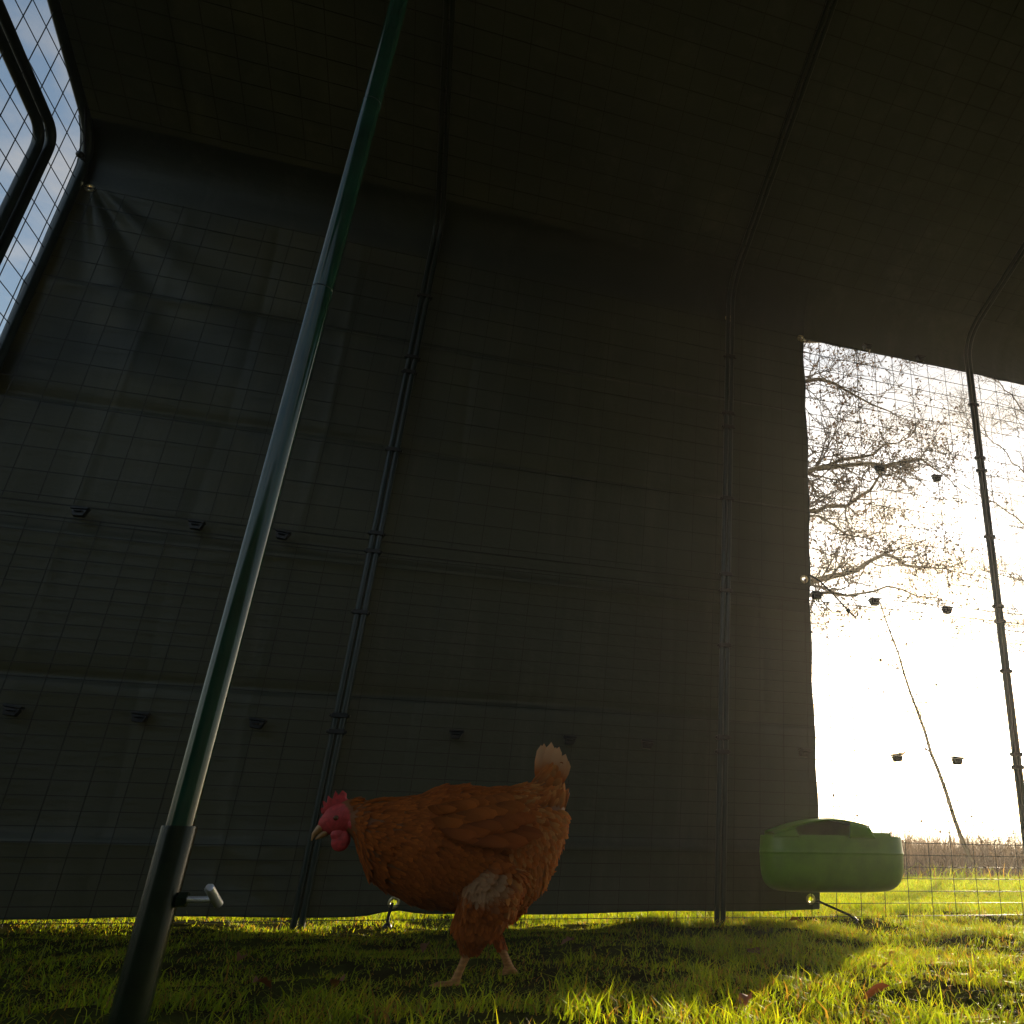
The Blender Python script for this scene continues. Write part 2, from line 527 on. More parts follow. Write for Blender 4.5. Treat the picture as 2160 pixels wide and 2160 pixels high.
# ------------------------------------------------------------------ the run: tubes, wire, clips
run = empty("chicken_run", (XL, YW, 0))
tag(run, "walk-in wire mesh chicken run with green tube frame standing on the lawn", "animal pen")


def P(o):
    """parent to the run keeping world coordinates"""
    o.parent = run
    o.matrix_parent_inverse = Matrix.Translation((-XL, -YW, 0))
    return o


def hoop_pts(off=0.0, y_only_back=False):
    """profile of the run in Y-Z: leg, rounded bend, roof slope, ridge, down again"""
    def half(yw, s):
        pts = [(yw, 0.0), (yw, 0.6), (yw, 1.2), (yw, 1.8)]
        p0, p1, p2 = (yw, 2.25), (yw, 2.362), (yw + s * 0.12, 2.405)
        for k in range(9):
            t = k / 8
            pts.append(tuple((1 - t) ** 2 * p0[i] + 2 * t * (1 - t) * p1[i] + t * t * p2[i] for i in (0, 1)))
        return pts
    a = half(YW - off, -1); b = half(YF + off, 1)
    return [(y, z - (off if z > 2.3 else off * max(0, (z - 2.1) / 0.2) if z > 2.1 else 0)) for y, z in a] + [(YR, ZR - off)] + [(y, z - (off if z > 2.3 else 0)) for y, z in reversed(b)]


POSTS = [-0.35, 0.80, 1.925, XR]


def hoop(x, r=0.0085, twin=True):
    pr = hoop_pts()
    xs_ = (x - 0.0095, x + 0.0095) if twin else (x,)
    for q in xs_:
        mb = MB().tube([(q, y, z) for y, z in pr], r, 10)
        P(mb.build("hoop_tube", M['tube']))


for x in POSTS: hoop(x)
# end hoop, thicker
P(MB().tube([(XL, y, z) for y, z in hoop_pts()], 0.016, 12).build("end_hoop", M['tube']))
# door frame inside the end hoop (follows its outline)
pr = []
for y, z in hoop_pts():
    pr.append((y, z))
def door_profile(o):
    """leg, tight bend, sloping top; o = inset from the outer door tube"""
    a, b, c = (2.372 - o, 2.14 - o), (2.372 - o, 2.208 - o), (2.315 - o, 2.218 - o)
    q = [(2.372 - o, 0.03), (2.372 - o, 0.8), (2.372 - o, 1.6)]
    for k in range(9):
        t = k / 8
        q.append(tuple((1 - t) ** 2 * a[i] + 2 * t * (1 - t) * b[i] + t * t * c[i] for i in (0, 1)))
    return q + [(1.97 - o, 2.268 - o), (1.20, 2.37 - o)]


P(MB().tube([(XL + 0.004, y, z) for y, z in door_profile(0.0)], 0.0145, 12).build("door_frame", M['tube']))
P(MB().tube([(XL - 0.004, y, z) for y, z in door_profile(0.034)], 0.0145, 12).build("door_tube", M['tube']))
# ridge and eave tubes
P(MB().tube([(XL, YR, ZR - 0.02), (XR, YR, ZR - 0.02)], 0.010, 10).build("ridge_tube", M['tube']))

WR = 0.00145
Z_LO = [0.02 + 0.03625 * k for k in range(29)]            # close-set lower wires
Z_HI = [1.105 + 0.0725 * k for k in range(16)]


def wire(mb, a, b, r=WR):
    a, b = Vector(a), Vector(b)
    mb.tube([a, b], r, 4, cap=False)


def wall_panels(y, bays):
    for (xa, xb) in bays:
        lo, hi = MB(), MB()
        n = max(2, round((xb - xa) / 0.0875)); xs_ = [xa + (xb - xa) * (k + 0.5) / n for k in range(n)]
        jit = lambda: random.uniform(-0.0012, 0.0012)
        for zz in Z_LO: wire(lo, (xa + 0.012, y + jit(), zz + jit()), (xb - 0.012, y + jit(), zz + jit()))
        for zz in Z_HI: wire(hi, (xa + 0.012, y + jit(), zz + jit()), (xb - 0.012, y + jit(), zz + jit()))
        for q in xs_:
            wire(lo, (q + jit(), y + 0.0024, 0.0), (q + jit(), y + 0.0024, 1.05), 0.0012)
            wire(hi, (q + 0.006 + jit(), y + 0.0024, 1.09), (q + 0.006 + jit(), y + 0.0024, 2.2), 0.0012)
        # framing wires of each panel
        for zz in (1.046, ): wire(lo, (xa + 0.01, y, zz), (xb - 0.01, y, zz), 0.0022)
        for zz in (1.084, ): wire(hi, (xa + 0.01, y, zz), (xb - 0.01, y, zz), 0.0022)
        tag(P(lo.build("wire_panel", M['wire'], smooth=False)), kind="stuff")
        tag(P(hi.build("wire_panel", M['wire'], smooth=False)), kind="stuff")


BAYS = [(XL, -0.35), (-0.35, 0.80), (0.80, 1.925), (1.925, XR)]
wall_panels(YW + 0.006, BAYS)
wall_panels(YF, BAYS)


def end_panel(x):
    mb = MB()
    pr = hoop_pts()
    def top(y):
        for (ya, za), (yb, zb) in zip(pr, pr[1:]):
            if min(ya, yb) <= y <= max(ya, yb) and abs(yb - ya) > 1e-6 and max(za, zb) > 2.1:
                return za + (zb - za) * (y - ya) / (yb - ya)
        return 2.2
    y = YF + 0.06
    while y < YW - 0.02:
        wire(mb, (x + random.uniform(-.002, .002), y, 0), (x + random.uniform(-.002, .002), y, top(y)), 0.0014)
        y += 0.0875
    z = 0.03
    while z < ZR:
        ys_ = [yy for yy in np.linspace(YF, YW, 200) if top(yy) >= z] if z > 2.16 else [YF, YW]
        if len(ys_) > 1: wire(mb, (x - 0.003, min(ys_), z), (x - 0.003, max(ys_), z), 0.0014)
        z += 0.0725
    tag(P(mb.build("wire_panel", M['wire'], smooth=False)), kind="stuff")


end_panel(XL)
end_panel(XR)


def roof_panel(s):
    mb = MB()
    ya, za = (YW - 0.12, 2.405) if s > 0 else (YF + 0.12, 2.405)
    yb, zb = YR, ZR
    n = 20
    for k in range(n + 1):
        t = k / n
        wire(mb, (XL, ya + (yb - ya) * t, za + (zb - za) * t - 0.004), (XR, ya + (yb - ya) * t, za + (zb - za) * t - 0.004))
    x = XL + 0.05
    while x < XR:
        wire(mb, (x, ya, za - 0.007), (x, yb, zb - 0.007))
        x += 0.0875
    tag(P(mb.build("wire_panel", M['wire'], smooth=False)), kind="stuff")


roof_panel(1); roof_panel(-1)

# panel clips: two jaws and a lip, shared mesh
def clip_mesh():
    mb = MB()
    w0, w1, h0, h1, d = 0.019, 0.013, 0.0, -0.019, 0.009
    mb.add([(-w0, -d, h0), (w0, -d, h0), (w1, -d, h1), (-w1, -d, h1), (-w0, d, h0), (w0, d, h0), (w1, d, h1), (-w1, d, h1)],
           [(0, 3, 2, 1), (4, 5, 6, 7), (0, 1, 5, 4), (1, 2, 6, 5), (2, 3, 7, 6), (3, 0, 4, 7)])
    mb.box((-0.021, -0.012, 0.001), (0.021, 0.010, 0.007))
    mb.tube([(-0.010, -0.012, -0.006), (0.010, -0.012, -0.006)], 0.003, 6)
    return mb


clip0 = clip_mesh().build("clip", M['clip'], bevel=0.0012)
spots = [(x, 0.517) for x in (-1.12, -0.836, -0.555, -0.028, 0.306, 0.55, 1.087, 1.435, 1.675, 2.2, 2.6)]
spots += [(x, 1.072) for x in (-1.131, -0.839, -0.609, 1.15, 1.383, 1.692, 2.2, 2.65)]
spots += [(x, 1.635) for x in (1.441, 1.703, 2.25)] + [(1.42, 2.215), (1.68, 2.215)]
for i, (x, z) in enumerate(spots):
    o = clip0 if i == 0 else clip0.copy()
    if i: COL.objects.link(o)
    o.location = (x, YW + 0.002, z); o.rotation_euler = (0, random.uniform(-.12, .12), 0)
    P(o)
# clamps that hold twin tubes together
cl0 = MB().box((-0.021, -0.0115, -0.007), (0.021, 0.0115, 0.007)).box((-0.027, -0.005, -0.004), (0.027, 0.005, 0.004)).build("tube_clamp", M['clip'], bevel=0.002)
i = 0
for x in POSTS[:3]:
    for z in (0.50, 0.545, 0.85, 1.045, 1.105, 1.40, 1.70, 1.76, 2.02):
        o = cl0 if i == 0 else cl0.copy()
        if i: COL.objects.link(o)
        i += 1
        o.location = (x, YW, z); P(o)


# ------------------------------------------------------------------ tarpaulins
def tarp_wrinkle(x, z):
    """offset of the hanging sheet away from the wall plane"""
    d = 0.010 * np.sin(x * 2.6 + 0.7 * np.sin(z * 2.1)) * np.sin(z * 1.7 + 0.5)
    d += 0.016 * (vnoise(x * 2.1, z * 1.4, 41) - 0.5) + 0.005 * (vnoise(x * 6, z * 5, 42) - 0.5)
    for k, zf in enumerate((0.21, 0.61, 1.015, 1.425, 1.83)):
        zz = zf + 0.006 * np.sin(x * 3 + k)
        s = (z - zz)
        d += (0.014 if k % 2 else -0.013) * np.exp(-np.abs(s) / 0.018) + 0.010 * np.tanh(s / 0.006) * np.exp(-np.abs(s) / 0.09)
    for k, xf in enumerate((-1.15, -0.86, -0.58, -0.15, 0.25, 0.62, 0.95)):
        s = x - (xf + 0.010 * np.sin(z * 4 + k))
        d += (0.006 if k % 2 else -0.007) * np.exp(-np.abs(s) / 0.014) * (0.35 + 0.65 * vnoise(x * 0 + k * 3.3, z * 2.0, 43))
    # tension folds fanning from the top corner and sagging swags low down
    for (cx, cz, a0, s_, amp) in ((XL, 2.26, -1.02, 15.0, 0.020), (-0.35, 0.0, 2.4, 9.0, 0.010), (XL, 0.75, -0.7, 9.0, 0.010)):
        rx, rz = x - cx, z - cz
        rr = np.hypot(rx, rz); an = np.arctan2(rz, rx)
        d += amp * np.sin((an - a0) * s_) * np.exp(-((an - a0) / 0.45) ** 2) * np.clip(rr / 0.2, 0, 1) * np.exp(-rr / 0.75)
    return d


def build_wall_tarp():
    x0, x1, z0, z1 = XL - 0.015, 1.137, 0.034, 2.425
    st = 0.008
    xs_ = np.linspace(x0, x1, int((x1 - x0) / st)); zs = np.linspace(z0, z1, int((z1 - z0) / st))
    X, Z = np.meshgrid(xs_, zs, indexing='ij')
    low = np.clip((0.25 - Z) / 0.25, 0, 1)
    # scalloped lower hem: pulled up between the fixings
    dz = 0.014 * np.exp(-((X + 0.12) / 0.05) ** 2) + 0.010 * np.clip((X + 0.1) / 1.2, 0, 1) - 0.006 * np.sin(X * 5) ** 2
    Zd = Z + low * dz
    D = tarp_wrinkle(X, Z)
    edge = np.clip((x1 - X) / 0.10, 0, 1)
    Yp = YW + 0.032 + np.clip(D, -0.017, 0.05) * (0.35 + 0.65 * edge) + 0.012 * low * np.sin(X * 7 + 1)
    # above the eave the sheet follows the hoops over the bend
    pr = np.array([p for p in hoop_pts()[:14]])
    sl = np.concatenate([[0], np.cumsum(np.hypot(*np.diff(pr, axis=0).T))])
    tn = np.gradient(pr, axis=0); tn /= np.linalg.norm(tn, axis=1, keepdims=True)
    off_y = np.interp(Zd, sl, tn[:, 1]); off_z = np.interp(Zd, sl, -tn[:, 0])
    w = Yp - YW
    w = np.where(Zd > 2.15, 0.020 + (w - 0.020) * np.clip((2.25 - Zd) / 0.10, 0, 1), w)
    Yb, Zb = np.interp(Zd, sl, pr[:, 0]), np.interp(Zd, sl, pr[:, 1])
    Yp = Yb + off_y * w; Zd = Zb + off_z * w
    Xd = X + 0.004 * np.sin(Z * 5) * (1 - edge) + (1 - edge) * 0.003 * np.sin(Z * 23)
    V = np.stack([Xd, Yp, Zd], -1).reshape(-1, 3)
    F = grid_faces(len(xs_), len(zs))
    eyes = [(-0.126, 0.062), (1.112, 0.068), (1.115, 1.135), (0.80, 2.222), (-1.43, 2.20), (1.122, 2.20)]
    c = V[F].mean(1)
    keep = np.ones(len(F), bool)
    for ex, ez in eyes: keep &= np.hypot(c[:, 0] - ex, c[:, 2] - ez) > 0.0095
    F = F[keep]
    root = empty("wall_tarpaulin", (x1, YW + 0.03, 0.0))
    tag(root, "dark creased tarpaulin hung over the back wall of the run, behind the hen", "tarpaulin")
    o = np_mesh("sheet", V, F.ravel(), np.full(len(F), 4), M['tarp'], smooth=True)
    parts = [o]
    for ex, ez in eyes:
        k = int(np.argmin(np.hypot(V[:, 0] - ex, V[:, 2] - ez)))
        parts.append(MB().torus((ex, V[k, 1], ez), (0, 1, 0), 0.0118, 0.0042, 20, 8).build("eyelet", M['brass']))
    # sewn hem tape along the free edge and bottom
    k = len(xs_) - 1
    mb = MB()
    idx = np.arange(len(zs)) + k * len(zs)
    mb.tube([V[i] for i in idx[::6]], 0.0028, 6)
    parts.append(mb.build("hem", M['tarp']))
    mb = MB(); mb.tube([V[i * len(zs)] for i in range(0, len(xs_), 5)], 0.0028, 6)
    parts.append(mb.build("hem", M['tarp']))
    mb = MB(); mb.tube([V[i] + np.array([0.0, -0.010, 0]) for i in range(8, len(zs), 6)], 0.011, 8)
    parts.append(mb.build("hem", M['tarp']))
    for q in parts:
        q.parent = root; q.matrix_parent_inverse = Matrix.Translation(-root.location)


build_wall_tarp()


def build_roof_tarp():
    pr = [(y, z) for y, z in hoop_pts() if z > 2.2]
    # densify the profile
    P_ = [Vector((y, z)) for y, z in pr]
    prof = []
    for a, b in zip(P_, P_[1:]):
        n = max(1, int((b - a).length / 0.02))
        for k in range(n): prof.append(a + (b - a) * (k / n))
    prof.append(P_[-1])
    prof = [Vector((YW, 2.225)), Vector((YW, 2.24))] + [p for p in prof if p.y > 2.25 or p.x < 1]
    # outward offset so the sheet lies over the hoops
    out = []
    for i, p in enumerate(prof):
        t = (prof[min(i + 1, len(prof) - 1)] - prof[max(i - 1, 0)]).normalized()
        nrm = Vector((t.y, -t.x))
        out.append((p, nrm))
    xs_ = np.arange(XL - 0.02, XR + 0.03, 0.02)
    V = []
    for x in xs_:
        # the sheet sags between hoops
        for i, (p, nrm) in enumerate(out):
            sag = 0.012 * math.sin(x * 5.2 + 0.6) * math.sin(i * 0.05)
            cre = 0.007 * math.exp(-abs((x + 3) % 0.41 - 0.2) / 0.02)
            w = 0.050 + max(-0.008, sag + cre + 0.010 * (float(vnoise(x * 3, i * 0.09, 51)) - 0.4))
            V.append((x, p.x + nrm.x * w, p.y + nrm.y * w))
    V = np.array(V)
    if V[len(out) // 2, 2] < ZR: V = V  # outward already
    F = grid_faces(len(xs_), len(out))
    root = empty("roof_tarpaulin", (XL, YW, 2.2))
    tag(root, "dark tarpaulin stretched over the whole roof of the run", "tarpaulin")
    o = np_mesh("sheet", V, F.ravel(), np.full(len(F), 4), M['roof_tarp'], smooth=True)
    n = len(out)
    h1 = MB().tube([V[i * n] for i in range(0, len(xs_), 2)], 0.004, 6).build("hem", M['roof_tarp'])
    h2 = MB().tube([V[i] for i in range(0, n)], 0.006, 6).build("hem", M['roof_tarp'])
    for q in (o, h1, h2):
        q.parent = root; q.matrix_parent_inverse = Matrix.Translation(-root.location)


build_roof_tarp()


# bungee ties
def bungee(label, pts, hook=True, r=0.0035):
    root = empty("bungee_tie", pts[0])
    tag(root, label, "bungee cord", "bungee ties on the tarpaulins")
    q = [MB().tube(pts, r, 8).build("cord", M['cord'])]
    a, b = Vector(pts[-2]), Vector(pts[-1])
    d = (b - a).normalized()
    if hook:
        s = d.orthogonal().normalized()
        s = Vector((0.35, 0, 0.93)) - d * Vector((0.35, 0, 0.93)).dot(d); s.normalize()
        q.append(MB().tube([b - d * 0.010, b + d * 0.004], 0.0085, 8).build("ferrule", M['clip']))
        q.append(MB().tube([b, b + d * 0.018, b + d * 0.030 + s * 0.004, b + d * 0.034 + s * 0.013, b + d * 0.028 + s * 0.022], 0.0034, 8).build("hook", M['clip']))
    else:
        q.append(MB().ball(b, 0.012).build("ball", M['clip']))
    for o in q:
        o.parent = root; o.matrix_parent_inverse = Matrix.Translation(-root.location)


bungee("black bungee with a hook dangling from the tarpaulin edge beside the open mesh", [(1.113, 2.545, 1.138), (1.15, 2.535, 1.115), (1.21, 2.535, 1.062), (1.262, 2.535, 1.012)])
bungee("short black cord pegged from the tarpaulin corner under the green feeder", [(1.113, 2.55, 0.066), (1.15, 2.53, 0.050), (1.20, 2.50, 0.028), (1.215, 2.49, 0.012)])
bungee("black elastic loop with ball near the top of the wire end wall", [(XL + 0.012, 2.43, 2.40), (XL + 0.015, 2.50, 2.30), (XL + 0.016, 2.528, 2.26), (XL + 0.012, 2.50, 2.262)], hook=False)
bungee("short black cord under the tarpaulin hem, below the hen's breast", [(-0.128, 2.565, 0.062), (-0.132, 2.555, 0.035), (-0.131, 2.55, 0.004)], hook=False, r=0.004)


# ------------------------------------------------------------------ support pole
px_, py_ = -0.285, 1.08
pole = empty("support_pole", (px_, py_, 0))
tag(pole, "green telescopic metal pole standing in front, left of the hen", "pole")
mb = MB()
prof = [(0.0172, -0.02), (0.0172, 0.2165), (0.0168, 0.2185), (0.0150, 0.2185), (0.0150, 0.19)]
n = 40
vs, fs = [], []
for r_, z_ in prof:
    for k in range(n): vs.append((r_ * math.cos(2 * math.pi * k / n), r_ * math.sin(2 * math.pi * k / n), z_))
for i in range(len(prof) - 1):
    for k in range(n): fs.append((i * n + k, i * n + (k + 1) % n, (i + 1) * n + (k + 1) % n, (i + 1) * n + k))
mb.add(vs, fs)
mb.build("sleeve", M['sleeve'], pole)
MB().tube([(0, 0, 0.15), (0, 0, 0.944)], 0.0135, 40).build("tube", M['pole'], pole)
MB().tube([(0, 0, 0.9455), (0, 0, 1.322)], 0.0138, 40).build("tube", M['pole'], pole)
MB().tube([(0, 0, 1.3235), (0, 0, ZR - 0.03)], 0.0138, 40).build("tube", M['pole'], pole)
for z_ in (0.9448, 1.3228):
    MB().torus((0, 0, z_), (0, 0, 1), 0.0131, 0.0009, 40, 8).build("joint_ring", M['tube'], pole)
# clamp screw: nut on the sleeve, threaded shank, cross handle
scr = empty("clamp_screw"); scr.parent = pole
scr.location = (0.0165, -0.004, 0.146)
MB().tube([(0.0005, 0, 0), (0.010, 0, 0)], 0.0075, 6).build("nut", M['sleeve'], scr, smooth=False)
pts, rad = [], []
for k in range(33):
    pts.append((0.008 + 0.024 * k / 32, 0, 0)); rad.append(0.0030 + 0.0005 * (k % 2))
MB().tube(pts, rad, 14).build("shank", M['steel'], scr)
MB().tube([(0.0315, -0.016, 0.0125), (0.0310, -0.0155, 0.0120), (0.0385, 0.0085, -0.0050), (0.0388, 0.0090, -0.0054)], [0.0040, 0.0046, 0.0046, 0.0040], 16).build("handle", M['steel'], scr)


# ------------------------------------------------------------------ feeder
def build_feeder():
    root = empty("feeder", (1.140, 2.50, 0.104))
    tag(root, "green plastic poultry feeder trough hooked on the wire beside the opening", "feeder")
    HW, DP = 0.242, 0.125     # half width, depth
    def plan(sx, sy, n=48):
        """D-shaped plan: flat at the back (y=+), rounded in front"""
        out = []
        for k in range(n):
            a = 2 * math.pi * k / n
            cx, cy = math.cos(a), math.sin(a)
            ex = 0.42
            x = math.copysign(abs(cx) ** ex, cx) * sx
            y = math.copysign(abs(cy) ** (0.75 if cy < 0 else 0.25), cy)
            y = y * (sy if cy < 0 else 0.012)
            out.append((x, y))
        return out
    lv = [(-0.012, 0.60, 0.45), (-0.008, 0.80, 0.66), (0.004, 0.90, 0.84), (0.025, 0.965, 0.95), (0.050, 0.99, 1.0), (0.085, 1.0, 1.0), (0.100, 1.0, 1.0), (0.1015, 1.010, 1.014), (0.1055, 1.010, 1.014), (0.107, 1.0, 0.998), (0.150, 0.995, 0.97), (0.154, 0.990, 0.965)]
    n = 48
    vs, fs = [], []
    for z, a, b in lv:
        for x, y in plan(HW * a, DP * b): vs.append((x, y - 0.0, z))
    # inner wall going down again
    for z, a, b in [(0.154, 0.968, 0.935), (0.09, 0.965, 0.925), (0.03, 0.90, 0.84), (0.012, 0.80, 0.6)]:
        for x, y in plan(HW * a, DP * b): vs.append((x, y - 0.004, z))
    L_ = len(lv) + 4
    for i in range(L_ - 1):
        for k in range(n): fs.append((i * n + k, i * n + (k + 1) % n, (i + 1) * n + (k + 1) % n, (i + 1) * n + k))
    fs.append(tuple(reversed(range(n)))); fs.append(tuple(range((L_ - 1) * n, L_ * n)))
    o = MB().add(vs, fs).build("trough", M['green'], root)
    s_ = o.modifiers.new("sub", 'SUBSURF'); s_.levels = 1; s_.render_levels = 2
    # back board with the arched top over the left two thirds, low on the right
    top = []
    for k in range(41):
        x = -0.222 + 0.452 * k / 40
        if x < 0.085:
            t = (x + 0.222) / 0.308
            z = 0.1585 + 0.045 * math.sin(math.pi * min(1, max(0, 0.03 + t * 0.76)))
        else:
            t = min(1, (x - 0.085) / 0.05); t = t * t * (3 - 2 * t)
            z = 0.186 * (1 - t) + 0.168 * t
        top.append((x, z))
    m_ = MB()
    nb = len(top)
    for yy in (0.006, 0.014):
        m_.v.extend([(x, yy, z) for x, z in top]); m_.v.extend([(x, yy, 0.06) for x, z in top])
    for k in range(nb - 1):
        m_.f.append((k, nb + k, nb + k + 1, k + 1))
        m_.f.append((2 * nb + k, 2 * nb + k + 1, 3 * nb + k + 1, 3 * nb + k))
        m_.f.append((k, k + 1, 2 * nb + k + 1, 2 * nb + k))
    m_.f.append((0, 2 * nb, 3 * nb, nb)); m_.f.append((nb - 1, 2 * nb - 1, 4 * nb - 1, 3 * nb - 1))
    m_.build("back_board", M['green'], root, bevel=0.0015)
    def arch(x):
        t = (x + 0.222) / 0.308
        return 0.157 + 0.045 * math.sin(math.pi * min(1, max(0, 0.03 + t * 0.76)))
    def front(x, sc=1.0):
        """front curve of the trough plan at x"""
        c = min(0.9999, abs(x) / (HW * sc)) ** (1 / 0.42)
        return -DP * 0.985 * sc * (1 - c * c) ** (0.75 / 2)
    # hood: arched lid from the back board to the front
    v, f = [], []
    nt_, nj = 34, 9
    for i in range(nt_):
        x = -0.222 + 0.308 * i / (nt_ - 1)
        yf = front(x)
        for j in range(nj):
            q = j / (nj - 1)
            v.append((x, 0.010 + (yf - 0.010) * q, arch(x) + 0.001 - 0.006 * q ** 3))
    for i in range(nt_ - 1):
        for j in range(nj - 1): f.append((i * nj + j, (i + 1) * nj + j, (i + 1) * nj + j + 1, i * nj + j + 1))
    q = MB().add(v, f).build("hood", M['green'], root)
    so = q.modifiers.new("solid", 'SOLIDIFY'); so.thickness = 0.004
    # front panels that carry the hood, either side of the feeding window
    def panel(xa, xb, slant_a, slant_b, name):
        v, f = [], []
        n_ = 14
        for i in range(n_):
            t = i / (n_ - 1)
            for j in range(5):
                u = j / 4
                a_ = xa + slant_a * (1 - u); b_ = xb + slant_b * (1 - u)
                x = a_ + (b_ - a_) * t
                v.append((x, front(x) - 0.0005, 0.146 + (arch(x) - 0.007 - 0.146) * u))
        for i in range(n_ - 1):
            for j in range(4): f.append((i * 5 + j, (i + 1) * 5 + j, (i + 1) * 5 + j + 1, i * 5 + j + 1))
        q = MB().add(v, f).build(name, M['green'], root)
        so = q.modifiers.new("solid", 'SOLIDIFY'); so.thickness = 0.005; so.offset = 0
    panel(-0.226, -0.165, 0.0, 0.012, "front_panel")
    panel(0.018, 0.086, -0.006, 0.022, "front_panel")
    # wall between the feeding window and the open bay
    m2 = MB()
    m2.box((0.083, front(0.085) + 0.004, 0.06), (0.0885, 0.008, arch(0.086) - 0.004))
    m2.build("divider", M['green'], root, bevel=0.001)
    # hooks over the wire
    for x in (-0.15, 0.16):
        MB().tube([(x, 0.012, 0.13), (x, 0.045, 0.145), (x, 0.066, 0.140), (x, 0.068, 0.120)], 0.005, 8).build("hook", M['green'], root)
    root.scale = (0.965, 0.965, 0.965)


build_feeder()


# ------------------------------------------------------------------ hen
def build_hen():
    root = empty("hen", (0.05, 1.55, 0.0))
    tag(root, "ginger brown hen with red comb walking to the left across the shaded grass", "hen")
    # continuous body: lofted trunk, head, thighs, shanks and toes fused into one skin
    st = [(-0.214, 0.228, 0.273, 0.021), (-0.202, 0.214, 0.276, 0.031), (-0.190, 0.192, 0.278, 0.042), (-0.174, 0.164, 0.280, 0.053), (-0.150, 0.145, 0.282, 0.064), (-0.115, 0.128, 0.287, 0.075),
          (-0.085, 0.117, 0.300, 0.082), (-0.050, 0.112, 0.305, 0.086), (-0.010, 0.110, 0.303, 0.087), (0.025, 0.110, 0.305, 0.084), (0.060, 0.116, 0.310, 0.077),
          (0.090, 0.128, 0.313, 0.065), (0.113, 0.152, 0.311, 0.051), (0.127, 0.188, 0.305, 0.037), (0.136, 0.225, 0.292, 0.020)]
    mb = MB()
    n = 28
    vs, fs = [], []
    for x, zb, zt, w in st:
        zc_, hh = (zb + zt) / 2, (zt - zb) / 2
        for k in range(n):
            a = 2 * math.pi * k / n
            sx = math.cos(a); sz = math.sin(a)
            ww = w * (1.0 - 0.12 * sz) if sz > 0 else w
            vs.append((x, ww * math.copysign(abs(sx) ** 0.9, sx), zc_ + hh * sz))
    for i in range(len(st) - 1):
        for k in range(n): fs.append((i * n + k, i * n + (k + 1) % n, (i + 1) * n + (k + 1) % n, (i + 1) * n + k))
    fs.append(tuple(reversed(range(n)))); fs.append(tuple(range((len(st) - 1) * n, len(st) * n)))
    fs = [tuple(reversed(f)) for f in fs]
    mb.add(vs, fs)
    mb.ball((-0.230, 0, 0.246), (0.029, 0.0185, 0.026), 16, 12)      # head
    mb.ball((-0.212, 0, 0.254), (0.030, 0.022, 0.026), 16, 12)
    mb.ball((-0.248, 0, 0.240), (0.015, 0.011, 0.015), 12, 8)
    # tail root
    mb.tube([(0.085, 0, 0.28), (0.102, 0, 0.31), (0.110, 0, 0.345)], [0.036, 0.027, 0.012], 16)
    legs = MB()
    # near leg (bearing weight), far leg (swinging)
    def chain(pts, rad, m, nseg=6, ns=12):
        P_, R_ = [], []
        for (a, ra), (b, rb) in zip(zip(pts, rad), list(zip(pts, rad))[1:]):
            for k in range(nseg):
                t = k / nseg
                P_.append(Vector(a).lerp(Vector(b), t)); R_.append(ra + (rb - ra) * t)
        P_.append(Vector(pts[-1])); R_.append(rad[-1])
        m.tube(P_, R_, ns)
    chain([(0.035, -0.045, 0.175), (0.022, -0.052, 0.135), (0.006, -0.050, 0.088), (0.000, -0.045, 0.054)], [0.044, 0.046, 0.036, 0.012], mb, 6, 16)
    chain([(0.055, 0.040, 0.165), (0.055, 0.044, 0.130), (0.046, 0.042, 0.098), (0.042, 0.040, 0.078)], [0.040, 0.036, 0.020, 0.010], mb, 6, 16)
    chain([(0.003, -0.045, 0.062), (-0.007, -0.045, 0.034), (-0.018, -0.046, 0.002)], [0.0085, 0.0066, 0.0078], mb)
    chain([(0.041, 0.040, 0.086), (0.056, 0.040, 0.050), (0.074, 0.040, 0.018)], [0.0085, 0.0064, 0.0076], mb)
    for dx_, dy_ in ((-0.036, -0.018), (-0.042, 0.0), (-0.034, 0.020)):
        chain([(-0.020, -0.046, 0.007), (-0.020 + dx_ * 0.5, -0.046 + dy_ * 0.6, 0.008), (-0.020 + dx_, -0.046 + dy_, 0.002)], [0.0062, 0.0052, 0.0028], mb, 4, 10)
    chain([(-0.020, -0.046, 0.008), (-0.004, -0.044, 0.004), (0.006, -0.043, 0.002)], [0.0058, 0.0045, 0.0026], mb, 4, 10)
    for e1, e2 in (((0.058, 0.028, 0.010), (0.044, 0.020, -0.004)), ((0.064, 0.042, 0.003), (0.056, 0.043, -0.012)), ((0.071, 0.052, 0.005), (0.068, 0.060, -0.010))):
        chain([(0.074, 0.040, 0.018), e1, e2], [0.0068, 0.0054, 0.0030], mb, 4, 10)
    chain([(0.074, 0.040, 0.019), (0.085, 0.040, 0.013), (0.090, 0.040, 0.003)], [0.0058, 0.0044, 0.0026], mb, 4, 10)
    src = mb.build("tmp_body", None)
    md = src.modifiers.new("rm", 'REMESH'); md.mode = 'VOXEL'; md.voxel_size = 0.0028
    sm = src.modifiers.new("sm", 'SMOOTH'); sm.factor = 0.5; sm.iterations = 6
    dg = bpy.context.evaluated_depsgraph_get()
    me = bpy.data.meshes.new_from_object(src.evaluated_get(dg))
    bpy.data.objects.remove(src, do_unlink=True)
    me.name = "body"
    body = bpy.data.objects.new("body", me); COL.objects.link(body); body.parent = root
    me.materials.clear(); me.materials.append(M['hen'])
    me.polygons.foreach_set("use_smooth", np.ones(len(me.polygons), bool))
    nv = len(me.vertices)
    co = np.zeros(nv * 3); me.vertices.foreach_get("co", co); co = co.reshape(-1, 3)
    col = np.tile(np.array([0.20, 0.066, 0.014]), (nv, 1))
    leg = (co[:, 2] < 0.062) & (co[:, 0] < 0.03) | (co[:, 2] < 0.080) & (co[:, 0] >= 0.03) & (co[:, 1] > 0.02)
